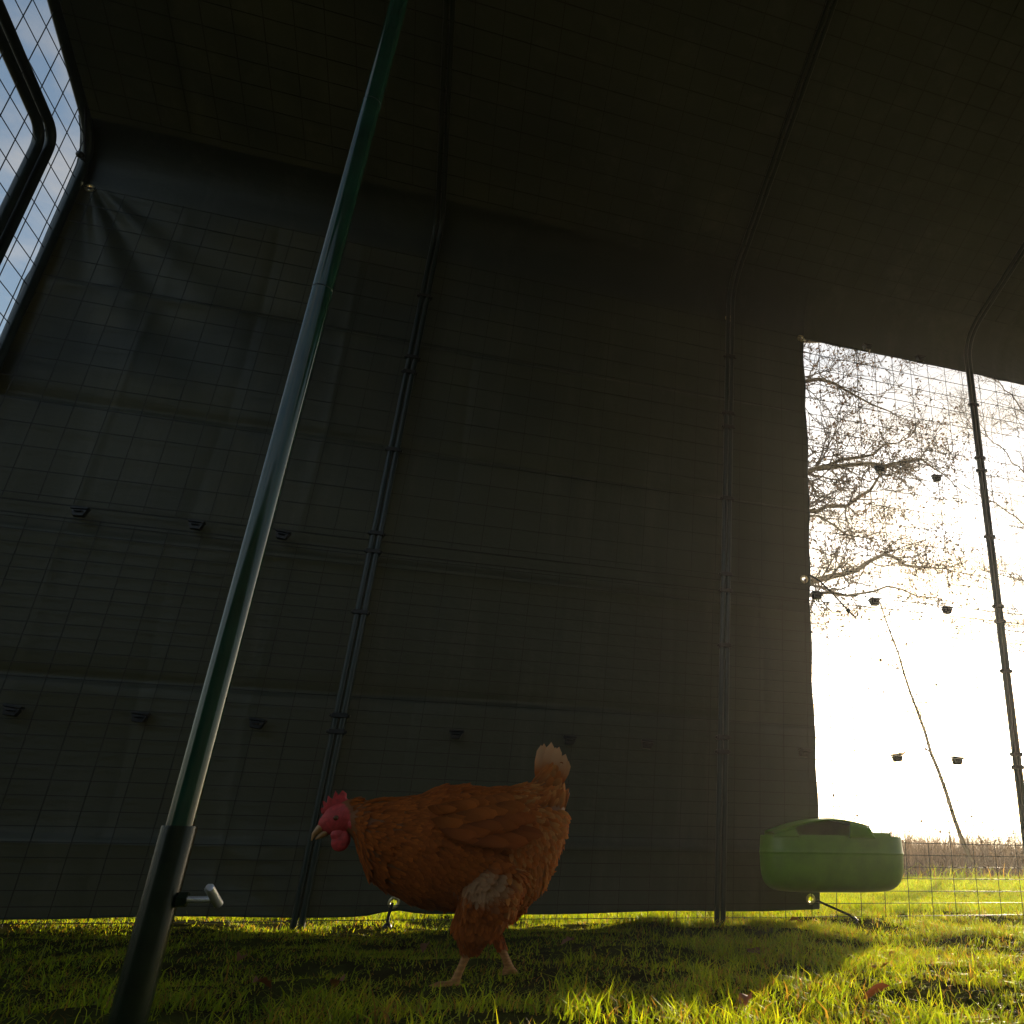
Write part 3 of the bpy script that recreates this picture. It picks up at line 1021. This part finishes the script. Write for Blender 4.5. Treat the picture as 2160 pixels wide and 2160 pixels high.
    scal = 0.75 + 0.35 * (np.sin(co[:, 2] * 1500) > 0.2)
    col[leg] = np.array([0.50, 0.225, 0.065]) * scal[leg][:, None]
    face = (np.hypot(co[:, 0] + 0.243, co[:, 2] - 0.243) < 0.031)
    col[face] = np.array([0.50, 0.045, 0.042]) * (0.75 + 0.5 * vnoise(co[face][:, 0] * 420, co[face][:, 2] * 420, 5))[:, None]
    a = me.color_attributes.new("tint", 'FLOAT_COLOR', 'POINT')
    c4 = np.ones((nv, 4), np.float32); c4[:, :3] = col
    a.data.foreach_set("color", c4.ravel())

    # ---- feathers: small curved vanes laid over the skin like tiles
    me.calc_loop_triangles()
    tri = np.zeros(len(me.loop_triangles) * 3, np.int32); me.loop_triangles.foreach_get("vertices", tri); tri = tri.reshape(-1, 3)
    A, B, C_ = co[tri[:, 0]], co[tri[:, 1]], co[tri[:, 2]]
    cr_ = np.cross(B - A, C_ - A); ar = np.linalg.norm(cr_, axis=1) / 2
    nrm_t = cr_ / np.maximum(np.linalg.norm(cr_, axis=1, keepdims=True), 1e-12)

    def sample(n, ok):
        p = ar / ar.sum()
        t = rng.choice(len(tri), n, p=p)
        u = rng.random((n, 2)); f_ = u.sum(1) > 1; u[f_] = 1 - u[f_]
        pt = A[t] + (B[t] - A[t]) * u[:, :1] + (C_[t] - A[t]) * u[:, 1:]
        k = ok(pt)
        return pt[k], nrm_t[t][k]

    TW = np.array([0.0, 0.55, 0.95, 1.0, 0.72, 0.0])   # width along the vane
    TT = np.array([0.0, 0.18, 0.42, 0.66, 0.88, 1.0])

    def vanes(pt, nr, dirv, ln, wd, lift, col, curl=0.12):
        n = len(pt)
        d = dirv - nr * (dirv * nr).sum(1, keepdims=True)
        d /= np.maximum(np.linalg.norm(d, axis=1, keepdims=True), 1e-9)
        s = np.cross(nr, d)
        V = []
        for j in range(6):
            t = TT[j]
            c = pt + d * (ln * t)[:, None] + nr * (lift * ln * (t - curl * 3 * t * t))[:, None]
            w = (wd * TW[j] * 0.5)[:, None]
            V += [c - s * w - nr * w * 0.22, c + nr * w * 0.10, c + s * w - nr * w * 0.22]
        V = np.stack(V, 1)  # n,18,3
        q = []
        for j in range(5):
            for k in range(2):
                q.append([j * 3 + k, j * 3 + k + 1, (j + 1) * 3 + k + 1, (j + 1) * 3 + k])
        q = np.array(q)
        F = (np.arange(n)[:, None, None] * 18 + q[None]).reshape(-1, 4)
        Cc = np.repeat(col[:, None, :], 18, 1)
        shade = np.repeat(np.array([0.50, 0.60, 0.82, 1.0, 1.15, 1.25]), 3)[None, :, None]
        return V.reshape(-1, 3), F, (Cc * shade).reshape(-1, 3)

    acc = [[], [], []]; off = [0]

    def put(pt, nr, dirv, ln, wd, lift, col, curl=0.12):
        # pale patch over the near thigh
        pd = np.exp(-(((pt[:, 0] - 0.008 - (pt[:, 2] - 0.15) * 0.3) / 0.030) ** 2 + ((pt[:, 2] - 0.150) / 0.022) ** 2))
        pk = (np.clip(pd * 1.7 - 0.35 + rng.normal(0, 0.16, len(pt)), 0, 0.8) * (pt[:, 1] < -0.03) * (pd > 0.12))[:, None]
        col = col * (1 - pk) + np.array([0.38, 0.225, 0.115]) * pk
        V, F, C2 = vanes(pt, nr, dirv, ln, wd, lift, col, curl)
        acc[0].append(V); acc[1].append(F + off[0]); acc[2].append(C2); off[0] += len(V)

    ginger = np.array([0.40, 0.098, 0.009]); rust = np.array([0.27, 0.060, 0.006]); buff = np.array([0.46, 0.19, 0.045]); pale = np.array([0.60, 0.47, 0.33])

    def mixc(n, a_, b_, p=1.0):
        t = rng.random(n)[:, None] ** p
        return (a_ * (1 - t) + b_ * t) * rng.uniform(0.8, 1.2, (n, 1))
    # neck hackle: narrow, streaming back
    pt, nr = sample(9000, lambda q: (q[:, 0] < -0.085) & (q[:, 2] > 0.13) & (q[:, 0] > -0.222) & ~((np.hypot(q[:, 0] + 0.246, q[:, 2] - 0.240) < 0.040)))
    n = len(pt)
    put(pt, nr, np.array([1.0, 0, -0.18]) + rng.normal(0, 0.14, (n, 3)), rng.uniform(0.014, 0.026, n) * np.clip((pt[:, 0] + 0.26) / 0.07, 0.45, 1), rng.uniform(0.004, 0.0075, n), np.full(n, 0.16), mixc(n, rust, ginger))
    # body contour feathers
    pt, nr = sample(13000, lambda q: (q[:, 0] >= -0.12) & (q[:, 0] < 0.075) & (q[:, 2] > 0.105))
    n = len(pt)
    put(pt, nr, np.stack([np.ones(n), np.zeros(n), np.where(pt[:, 2] < 0.22, -0.45, -0.10)], -1) + rng.normal(0, 0.12, (n, 3)), rng.uniform(0.015, 0.027, n), rng.uniform(0.006, 0.011, n), rng.uniform(0.12, 0.26, n), mixc(n, rust, ginger))
    # saddle and cushion rising to the tail
    pt, nr = sample(9000, lambda q: (q[:, 0] > 0.030) & (q[:, 2] > 0.235))
    n = len(pt)
    up = np.clip((pt[:, 0] - 0.04) / 0.06, 0, 1) * (pt[:, 2] > 0.27)
    put(pt, nr, np.stack([np.ones(n) * 0.8, np.zeros(n), -0.35 + 1.9 * up], -1) + rng.normal(0, 0.18, (n, 3)), rng.uniform(0.016, 0.030, n), rng.uniform(0.007, 0.012, n), rng.uniform(0.18, 0.36, n), mixc(n, ginger, buff, 1.8))
    # rump fluff
    pt, nr = sample(14000, lambda q: (q[:, 0] > 0.045) & (q[:, 2] <= 0.25) & (q[:, 2] > 0.105))
    n = len(pt)
    put(pt, nr, np.stack([np.full(n, 0.45), np.zeros(n), -np.ones(n)], -1) + rng.normal(0, 0.25, (n, 3)), rng.uniform(0.014, 0.030, n), rng.uniform(0.005, 0.010, n), rng.uniform(0.22, 0.42, n), mixc(n, ginger * 1.05, buff, 1.6))
    # thighs, with the pale patch on the near one
    def thigh_ok(q): return (q[:, 2] < 0.165) & (q[:, 2] > 0.060) & (q[:, 0] > -0.045) & (q[:, 0] < 0.085)
    pt, nr = sample(16000, thigh_ok)
    n = len(pt)
    c = mixc(n, rust * 1.1, ginger)
    put(pt, nr, np.array([0.15, 0, -1.0]) + rng.normal(0, 0.2, (n, 3)), rng.uniform(0.011, 0.021, n), rng.uniform(0.004, 0.008, n), rng.uniform(0.16, 0.34, n), c)
    V = np.concatenate(acc[0]); F = np.concatenate(acc[1]); CC = np.concatenate(acc[2])
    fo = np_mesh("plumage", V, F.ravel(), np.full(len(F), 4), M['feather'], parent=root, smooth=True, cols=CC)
    fo["kind"] = "stuff"

    # ---- wings: rows of broad feathers folded against the flank
    for side in (-1, 1):
        acc[0], acc[1], acc[2] = [], [], []; off[0] = 0
        def surf(x, z):
            w = np.interp(x, [s[0] for s in st], [s[3] for s in st])
            zc_ = np.interp(x, [s[0] for s in st], [(s[1] + s[2]) / 2 for s in st]); hh = np.interp(x, [s[0] for s in st], [(s[2] - s[1]) / 2 for s in st])
            k = np.clip(1 - ((z - zc_) / hh) ** 2, 0.02, 1)
            return w * np.sqrt(k) + 0.009
        rows = [  # x start, x end, z start, z end, count, length, width, dir
            (-0.045, 0.030, 0.222, 0.238, 13, 0.072, 0.020, (1, 0, -0.26), 0.004, rust * 1.0),
            (-0.070, 0.022, 0.232, 0.258, 15, 0.056, 0.021, (1, 0, -0.28), 0.007, rust * 1.15),
            (-0.085, 0.018, 0.248, 0.275, 16, 0.044, 0.020, (1, 0, -0.25), 0.010, ginger * 0.85),
            (-0.095, 0.010, 0.266, 0.288, 16, 0.034, 0.018, (1, 0, -0.20), 0.012, ginger * 0.9)]
        for xa, xb, za, zb, cnt, ln, wd, dr, lift, cc in rows:
            t = np.linspace(0, 1, cnt) + rng.normal(0, 0.015, cnt)
            x = xa + (xb - xa) * t; z = za + (zb - za) * t
            y = surf(x, z) + lift
            pt = np.stack([x, side * y, z], -1)
            nr = np.stack([np.zeros(cnt), np.full(cnt, float(side)), np.full(cnt, 0.35)], -1); nr /= np.linalg.norm(nr, axis=1, keepdims=True)
            nr = nr + rng.normal(0, 0.05, (cnt, 3)); nr /= np.linalg.norm(nr, axis=1, keepdims=True)
            put(pt, nr, np.array(dr) + np.array([[0, -side * 0.16, 0]]) + rng.normal(0, 0.05, (cnt, 3)), np.full(cnt, ln) * rng.uniform(0.9, 1.1, cnt), np.full(cnt, wd), np.full(cnt, 0.05), np.tile(cc, (cnt, 1)) * rng.uniform(0.8, 1.25, (cnt, 1)))
        V = np.concatenate(acc[0]); F = np.concatenate(acc[1]); CC = np.concatenate(acc[2])
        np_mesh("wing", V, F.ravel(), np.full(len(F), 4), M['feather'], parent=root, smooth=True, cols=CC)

    # ---- tail: separate stiff feathers, pale at the tips
    specs = [(-0.010, 0.088, -0.010, 0.082, 0.020), (0.008, 0.094, -0.020, 0.087, 0.021), (0.022, 0.100, -0.024, 0.080, 0.022), (0.036, 0.106, -0.022, 0.070, 0.022),
             (-0.004, 0.090, 0.010, 0.085, 0.020), (0.012, 0.096, 0.020, 0.082, 0.021), (0.030, 0.102, 0.022, 0.074, 0.022), (0.018, 0.100, 0.0, 0.080, 0.022), (0.042, 0.112, -0.010, 0.060, 0.022)]
    for (tip_dx, bx, by, ln, wd) in specs:
        base = np.array([[bx, by * 0.6, 0.300]])
        d = np.array([[tip_dx * 0.62, by * 0.35, ln]])
        nr = np.array([[-0.25, -1.0 if by <= 0 else 1.0, 0.1]]); nr /= np.linalg.norm(nr)
        V, F, C2 = vanes(base, nr, d, np.array([ln]), np.array([wd]), np.array([0.08]), np.array([ginger * 1.15]))
        t = np.repeat(TT, 3)
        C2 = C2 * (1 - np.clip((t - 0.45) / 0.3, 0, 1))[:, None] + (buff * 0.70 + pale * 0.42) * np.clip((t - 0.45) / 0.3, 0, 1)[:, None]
        V[::3] += 0  # keep
        np_mesh("tail_feather", V, F.ravel(), np.full(len(F), 4), M['feather'], parent=root, smooth=True, cols=C2)

    # ---- comb
    out = [(-0.259, 0.254), (-0.263, 0.262), (-0.258, 0.264), (-0.262, 0.274), (-0.2545, 0.270), (-0.2555, 0.283), (-0.2475, 0.277), (-0.2455, 0.291), (-0.2395, 0.284), (-0.2345, 0.292), (-0.2275, 0.287), (-0.2265, 0.280), (-0.2210, 0.276), (-0.2220, 0.268), (-0.232, 0.264), (-0.246, 0.258)]
    k = len(out)
    cx = sum(p[0] for p in out) / k; cz = sum(p[1] for p in out) / k
    cm = MB()
    for yy, sc in ((-0.0012, 1.0), (-0.0036, 0.88), (0.0036, 0.88), (0.0012, 1.0)):
        cm.v.extend([(cx + (x - cx) * sc, yy, cz + (z - cz) * sc) for x, z in out])
    for r0, r1 in ((0, 1), (2, 3), (3, 0)):
        for i in range(k): cm.f.append((r0 * k + i, r0 * k + (i + 1) % k, r1 * k + (i + 1) % k, r1 * k + i))
    cm.f.append(tuple(k + i for i in range(k))); cm.f.append(tuple(2 * k + i for i in reversed(range(k))))
    cm.build("comb", M['comb'], root)
    # ---- wattles and ear lobes
    for s in (-1, 1):
        w = MB(); w.ball((-0.2225, s * 0.010, 0.214), (0.0135, 0.0042, 0.0165), 16, 10)
        w.ball((-0.2285, s * 0.0105, 0.223), (0.010, 0.0042, 0.010), 12, 8)
        w.build("wattle", M['comb'], root)
        e = MB(); e.ball((-0.2065, s * 0.0195, 0.2405), (0.0085, 0.0040, 0.0095), 14, 8)
        e.build("ear_lobe", M['comb'], root)
        MB().ball((-0.2345, s * 0.0170, 0.2480), (0.0042, 0.0028, 0.0042), 14, 10).build("eye", M['eye'], root)
    # ---- beak: hooked upper and lower
    up_ = MB(); up_.tube([(-0.250, 0, 0.2370), (-0.258, 0, 0.2315), (-0.2645, 0, 0.2225), (-0.2665, 0, 0.2130)], [0.0088, 0.0070, 0.0042, 0.0010], 12)
    up_.build("beak", M['beak'], root)
    lo_ = MB(); lo_.tube([(-0.246, 0, 0.2265), (-0.2545, 0, 0.2205), (-0.2610, 0, 0.2150)], [0.0062, 0.0046, 0.0012], 12)
    lo_.build("beak", M['beak'], root)
    root.location.z = float(gz(0.03, 1.5)) - 0.007


build_hen()


# ------------------------------------------------------------------ fallen leaves
def leaf_mesh(seed):
    r = random.Random(seed)
    out = []
    L_, W_ = r.uniform(0.030, 0.050), r.uniform(0.012, 0.020)
    n = 7
    vs = []
    for i in range(n):
        t = i / (n - 1)
        w = W_ * math.sin(math.pi * min(0.98, max(0.03, t)) ** 0.85)
        cz = 0.006 * math.sin(t * 3 + seed)
        vs += [((t - 0.5) * L_, -w / 2, cz + w * r.uniform(0.1, 0.5)), ((t - 0.5) * L_, 0, cz), ((t - 0.5) * L_, w / 2, cz + w * r.uniform(0.1, 0.5))]
    fs = [tuple(f) for f in grid_faces(n, 3)]
    me = bpy.data.meshes.new("fallen_leaf")
    me.from_pydata(vs, [], fs)
    a = me.color_attributes.new("tint", 'FLOAT_COLOR', 'POINT')
    c = [(0.24, 0.11, 0.05), (0.30, 0.15, 0.09), (0.16, 0.07, 0.03), (0.28, 0.17, 0.07)][seed % 4]
    a.data.foreach_set("color", np.tile(np.array([*c, 1], np.float32), len(vs)))
    me.polygons.foreach_set("use_smooth", [True] * len(fs))
    me.materials.append(M['dead'])
    return me


lm = [leaf_mesh(k) for k in range(4)]
LEAF = [(-0.33, 1.80), (-0.22, 1.40), (0.62, 1.75), (0.70, 2.0), (0.95, 2.33), (0.40, 1.16), (0.62, 1.22), (0.75, 1.45), (-0.02, 1.98), (0.26, 1.90), (-0.6, 2.2), (0.9, 1.7), (-0.12, 1.36), (1.02, 1.55)]
for k, (x, y) in enumerate(LEAF):
    o = bpy.data.objects.new("fallen_leaf", lm[k % 4]); COL.objects.link(o)
    o.location = (x, y, float(gz(x, y)) + 0.014)
    o.rotation_euler = (random.uniform(-.5, .5), random.uniform(-.4, .4), random.uniform(0, 6.28))
    tag(o, "small curled brown dead leaf lying in the grass of the run", "leaf", "dead leaves scattered in the grass")


# ------------------------------------------------------------------ trees
class Tree:
    def __init__(s, seed):
        s.r = random.Random(seed); s.tw = MB(); s.lv = []

    def limb(s, pts, r0, r1, mb=None, n=7, kink=0.022):
        pts = [Vector(p) for p in pts]
        # smooth the guide a little and add kinks
        P_ = []
        for a, b in zip(pts, pts[1:]):
            k = max(2, int((b - a).length / 0.18))
            for i in range(k):
                j = Vector((s.r.gauss(0, 1), s.r.gauss(0, 1), s.r.gauss(0, 1))) * kink
                P_.append(a.lerp(b, i / k) + j)
        P_.append(pts[-1])
        rad = [r0 + (r1 - r0) * i / (len(P_) - 1) for i in range(len(P_))]
        (mb or s.tw).tube(P_, rad, n)
        return P_, rad

    def grow(s, p, d, length, rad, depth, leafy_=1.0):
        r = s.r
        n = max(3, int(length / 0.10))
        pts, dirs = [p.copy()], [d.copy()]
        q, dd = p.copy(), d.normalized()
        for i in range(n):
            dd = (dd + Vector((r.gauss(0, .24), r.gauss(0, .24), r.gauss(0, .24) + 0.03))).normalized()
            q = q + dd * (length / n)
            pts.append(q.copy()); dirs.append(dd.copy())
        s.tw.tube(pts, [rad * (1 - 0.65 * i / n) for i in range(n + 1)], 5 if rad > 0.008 else 3, cap=False)
        if depth <= 0:
            for i in range(1, len(pts)):
                if r.random() < 0.36 * leafy_: s.lv.append((pts[i], dirs[i]))
                if r.random() < 0.22 * leafy_: s.lv.append((pts[i] + Vector((r.gauss(0, .03), r.gauss(0, .03), r.gauss(0, .03))), dirs[i]))
            return
        kids = r.randint(4, 6) if depth > 1 else r.randint(4, 7)
        for k in range(kids):
            i = r.randint(max(1, n // 4), n)
            side = Vector((r.gauss(0, 1), r.gauss(0, 1), r.gauss(0, 1) + 0.15)).normalized()
            nd = (dirs[i] * 0.55 + side * 0.85).normalized()
            s.grow(pts[i], nd, length * r.uniform(0.45, 0.75), max(0.0042, rad * 0.55), depth - 1, leafy_)

    def leaves(s, root, size, cols):
        n = len(s.lv)
        if not n: return
        P_ = np.array([tuple(p) for p, d in s.lv])
        a = rng.normal(0, 1, (n, 3)); a /= np.linalg.norm(a, axis=1, keepdims=True)
        b = rng.normal(0, 1, (n, 3)); b -= a * (a * b).sum(1, keepdims=True); b /= np.linalg.norm(b, axis=1, keepdims=True)
        sz = (size * rng.uniform(0.6, 1.4, n))[:, None]
        V = np.stack([P_, P_ + a * sz * 0.55 + b * sz * 0.38, P_ + a * sz * 1.15, P_ + a * sz * 0.55 - b * sz * 0.38], 1).reshape(-1, 3)
        F = np.arange(n * 4)
        c = np.array(cols)[rng.integers(0, len(cols), n)] * rng.uniform(0.6, 1.3, (n, 1))
        o = np_mesh("leaves", V, F, np.full(n, 4), M['leaf'], parent=root, cols=np.repeat(c, 4, 0))
        o.matrix_parent_inverse = Matrix.Translation(-root.location)
        o["kind"] = "stuff"


def fix(o, root):
    o.parent = root; o.matrix_parent_inverse = Matrix.Translation(-root.location)
    return o


def tree_one():
    t = Tree(21)
    root = empty("old_tree", (2.2, 9.3, 0))
    tag(root, "gnarled old tree with crooked limbs and sparse brown leaves reaching into the opening", "tree")
    tr = MB()
    t.limb([(2.2, 9.3, -0.1), (2.25, 9.25, 1.2), (2.15, 9.3, 2.6), (2.3, 9.2, 4.2), (2.5, 9.2, 6.0), (2.9, 9.1, 7.6), (3.1, 9.0, 9.2)], 0.24, 0.07, tr, 12)
    fix(tr.build("trunk", M['bark']), root)
    guides = [  # main limbs that come into view
        ([(2.25, 9.25, 4.0), (3.2, 9.1, 4.75), (4.1, 9.0, 5.05), (4.45, 9.0, 5.25), (4.95, 9.0, 5.42), (5.35, 9.0, 5.68)], 0.075, 0.012),
        ([(4.1, 9.0, 5.05), (4.6, 8.9, 5.16), (5.1, 8.9, 5.25), (5.6, 8.85, 5.40), (5.95, 8.8, 5.2)], 0.040, 0.010),
        ([(2.25, 9.25, 3.7), (3.3, 9.2, 4.35), (4.1, 9.1, 4.50), (4.55, 9.05, 4.62), (4.85, 9.0, 4.85), (5.1, 9.0, 5.2), (5.5, 9.0, 5.45)], 0.060, 0.010),
        ([(2.2, 9.3, 3.2), (3.2, 9.1, 4.2), (4.1, 9.0, 4.36), (4.5, 9.0, 4.10), (5.0, 9.0, 4.25)], 0.035, 0.008),
        ([(2.2, 9.3, 2.4), (3.2, 9.0, 3.1), (4.05, 8.9, 3.43), (4.6, 8.9, 3.62), (4.95, 8.9, 3.86), (5.5, 8.9, 3.78), (5.9, 8.9, 3.80)], 0.070, 0.010),
        ([(2.2, 9.3, 2.2), (3.3, 9.2, 3.15), (4.1, 9.1, 3.30), (4.7, 9.1, 3.36), (5.1, 9.1, 3.48), (5.8, 9.0, 3.40)], 0.050, 0.008),
        ([(2.45, 9.2, 5.5), (3.4, 9.0, 6.2), (4.2, 9.0, 6.55), (4.8, 9.0, 6.35), (5.3, 9.0, 6.2)], 0.060, 0.010),
        ([(2.6, 9.2, 6.4), (3.5, 9.0, 6.9), (4.2, 9.0, 7.22), (4.8, 9.0, 7.36), (5.4, 9.0, 7.30)], 0.060, 0.012),
        ([(2.9, 9.1, 7.6), (3.7, 9.0, 7.7), (4.5, 9.0, 8.1), (5.6, 9.0, 8.3)], 0.05, 0.012),
        ([(2.2, 9.3, 3.4), (1.4, 9.2, 4.2), (0.5, 9.1, 4.9), (-0.2, 9.2, 5.8)], 0.08, 0.015),
        ([(2.35, 9.2, 5.0), (1.6, 9.4, 6.0), (1.0, 9.6, 7.0)], 0.07, 0.015)]
    for pts, a, b in guides:
        mb = MB()
        P_, rad = t.limb(pts, a, b, mb, 8)
        fix(mb.build("limb", M['bark']), root)
        vis = pts[-1][0] > 3.5
        cnt = 22 if vis else 5
        for k in range(cnt):
            i = t.r.randint(len(P_) // 3, len(P_) - 1)
            d = (P_[i] - P_[i - 1]).normalized()
            side = Vector((t.r.gauss(0, .6), t.r.gauss(0, .9), t.r.gauss(0.15, .9))).normalized()
            t.grow(P_[i], (d * 0.6 + side).normalized(), t.r.uniform(0.35, 0.8), max(0.006, rad[i] * 0.45), 2, 1.0)
        if vis: t.grow(P_[-1], (P_[-1] - P_[-3]).normalized(), 0.6, b, 2, 1.2)
    o = fix(t.tw.build("twigs", M['twig'], smooth=False), root); o["kind"] = "stuff"
    t.leaves(root, 0.036, [(0.10, 0.065, 0.04), (0.13, 0.08, 0.045), (0.085, 0.07, 0.03)])


def tree_two():
    t = Tree(5)
    root = empty("bare_tree", (12.6, 13.5, 0))
    tag(root, "bare thin-twigged tree past the far post, faded in the glare", "tree")
    tr = MB()
    t.limb([(12.6, 13.5, -0.1), (12.5, 13.4, 3), (12.4, 13.4, 6), (12.3, 13.3, 9.5), (12.2, 13.2, 12)], 0.22, 0.05, tr, 10)
    fix(tr.build("trunk", M['bark']), root)
    for pts, a, b in [([(12.5, 13.4, 4.0), (11.6, 13.3, 5.0), (10.6, 13.2, 5.5), (9.5, 13.1, 5.6)], 0.028, 0.010), ([(12.4, 13.4, 6.0), (11.6, 13.3, 7.6), (10.5, 13.2, 8.6), (9.6, 13.1, 9.0)], 0.028, 0.010),
                      ([(12.45, 13.4, 5.0), (11.5, 13.2, 6.4), (10.4, 13.1, 7.0), (9.3, 13.0, 7.4)], 0.028, 0.010), ([(12.35, 13.3, 8.0), (11.4, 13.2, 9.6), (10.4, 13.2, 10.6)], 0.028, 0.010),
                      ([(12.5, 13.4, 3.0), (11.7, 13.3, 3.7), (10.8, 13.2, 4.3), (9.9, 13.1, 4.4)], 0.04, 0.008)]:
        mb = MB(); P_, rad = t.limb(pts, a, b, mb, 7)
        fix(mb.build("limb", M['twig']), root)
        for k in range(22):
            i = t.r.randint(len(P_) // 4, len(P_) - 1)
            d = (P_[i] - P_[i - 1]).normalized()
            side = Vector((t.r.gauss(-.2, .6), t.r.gauss(0, .8), t.r.gauss(0.3, .8))).normalized()
            t.grow(P_[i], (d + side * 0.8).normalized(), t.r.uniform(0.8, 1.5), max(0.008, rad[i] * 0.5), 2, 0.0)
    o = fix(t.tw.build("twigs", M['twig'], smooth=False), root); o["kind"] = "stuff"


def sapling():
    t = Tree(9)
    root = empty("leaning_sapling", (4.70, 7.0, 0))
    tag(root, "thin leaning sapling stem with few leaves standing outside the opening", "tree")
    mb = MB()
    P_, rad = t.limb([(4.70, 7.0, -0.04), (4.55, 7.0, 0.33), (4.36, 7.0, 0.95), (4.13, 7.0, 1.65), (3.94, 7.0, 2.25), (3.79, 7.0, 2.72)], 0.024, 0.006, mb, 8, 0.006)
    fix(mb.build("trunk", M['bark']), root)
    for k in range(16):
        i = t.r.randint(int(len(P_) * 0.45), len(P_) - 1)
        t.grow(P_[i], Vector((t.r.gauss(-.1, .8), t.r.gauss(0, .5), t.r.gauss(0.35, .4))).normalized(), t.r.uniform(0.18, 0.45), 0.0045, 1 if t.r.random() < 0.4 else 0, 0.8)
    o = fix(t.tw.build("twigs", M['twig'], smooth=False), root); o["kind"] = "stuff"
    t.leaves(root, 0.030, [(0.13, 0.09, 0.05), (0.16, 0.11, 0.05)])


def shrubs():
    labels = ["low twiggy brown shrub just right of the feeder beyond the lawn", "tangled brown shrub at the foot of the leaning sapling", "low brown shrub behind the far wire post"]
    for k, (x, y) in enumerate(((4.15, 7.7), (5.1, 7.6), (6.1, 8.0))):
        t = Tree(60 + k)
        root = empty("shrub", (x, y, 0)); tag(root, labels[k], "shrub", "twiggy shrubs beyond the lawn")
        for i in range(9):
            b = Vector((x + t.r.gauss(0, .18), y + t.r.gauss(0, .15), 0))
            t.grow(b, Vector((t.r.gauss(0, .4), t.r.gauss(0, .3), 1)).normalized(), t.r.uniform(0.35, 0.75), 0.007, 1, 0.6)
        fix(t.tw.build("stems", M['twig'], smooth=False), root)["kind"] = "stuff"
        t.leaves(root, 0.032, [(0.16, 0.11, 0.06), (0.13, 0.09, 0.05)])


tree_one(); tree_two(); sapling(); shrubs()


def unseen_hedge():
    """unseen evergreen screen added behind the camera to block low sky light"""
    root = empty("unseen_hedge", (0.5, -5.0, 0))  # added out of view: darkens the pole's reflections and the run interior
    tag(root, "tall evergreen screen added out of view behind the run to dim low sky light", "unseen_hedge")
    n = 52000
    x = rng.uniform(-11, 11, n); u = rng.random(n)
    z = rng.uniform(0.02, 3.1, n) ; y = -5.0 - np.abs(rng.normal(0, 0.22, n))
    z = z + 0.18 * (vnoise(x * 0.8, x * 0, 71) - 0.5) * (z > 2.4)
    y = y + 0.35 * (vnoise(x * 1.1, z * 1.1, 72) - 0.5)
    t = Tree(1)
    t.lv = [((x[i], y[i], z[i]), None) for i in range(n)]
    t.leaves(root, 0.085, [(0.030, 0.055, 0.016), (0.040, 0.065, 0.020), (0.022, 0.040, 0.014)])
    mb = MB()
    for k in range(24):
        xx = -10.8 + k * 0.94
        mb.tube([(xx, -5.35, -0.05), (xx + 0.05, -5.4, 1.2), (xx - 0.04, -5.38, 2.7)], [0.05, 0.035, 0.01], 7)
    mb.box((-11, -5.9, 0.0), (11, -5.45, 2.95))
    fix(mb.build("core", M['twig']), root)


unseen_hedge()

def glare_haze():  # thin scattering volume added in place of the lens's veiling glare
    m = bpy.data.materials.new("glare_haze"); m.use_nodes = True
    N, L = m.node_tree.nodes, m.node_tree.links
    N.clear()
    o_ = N.new("ShaderNodeOutputMaterial"); v = N.new("ShaderNodeVolumePrincipled")
    v.inputs["Color"].default_value = (0.95, 0.93, 0.90, 1); v.inputs["Density"].default_value = 0.0021; v.inputs["Anisotropy"].default_value = 0.72
    L.new(v.outputs[0], o_.inputs["Volume"])
    o = MB().box((-600, -30, -1.3), (1000, 620, 13.5)).build("glare_haze", m, smooth=False)
    tag(o, "thin pale volume added to imitate lens glare around the opening", "glare_haze", kind="stuff")
glare_haze()
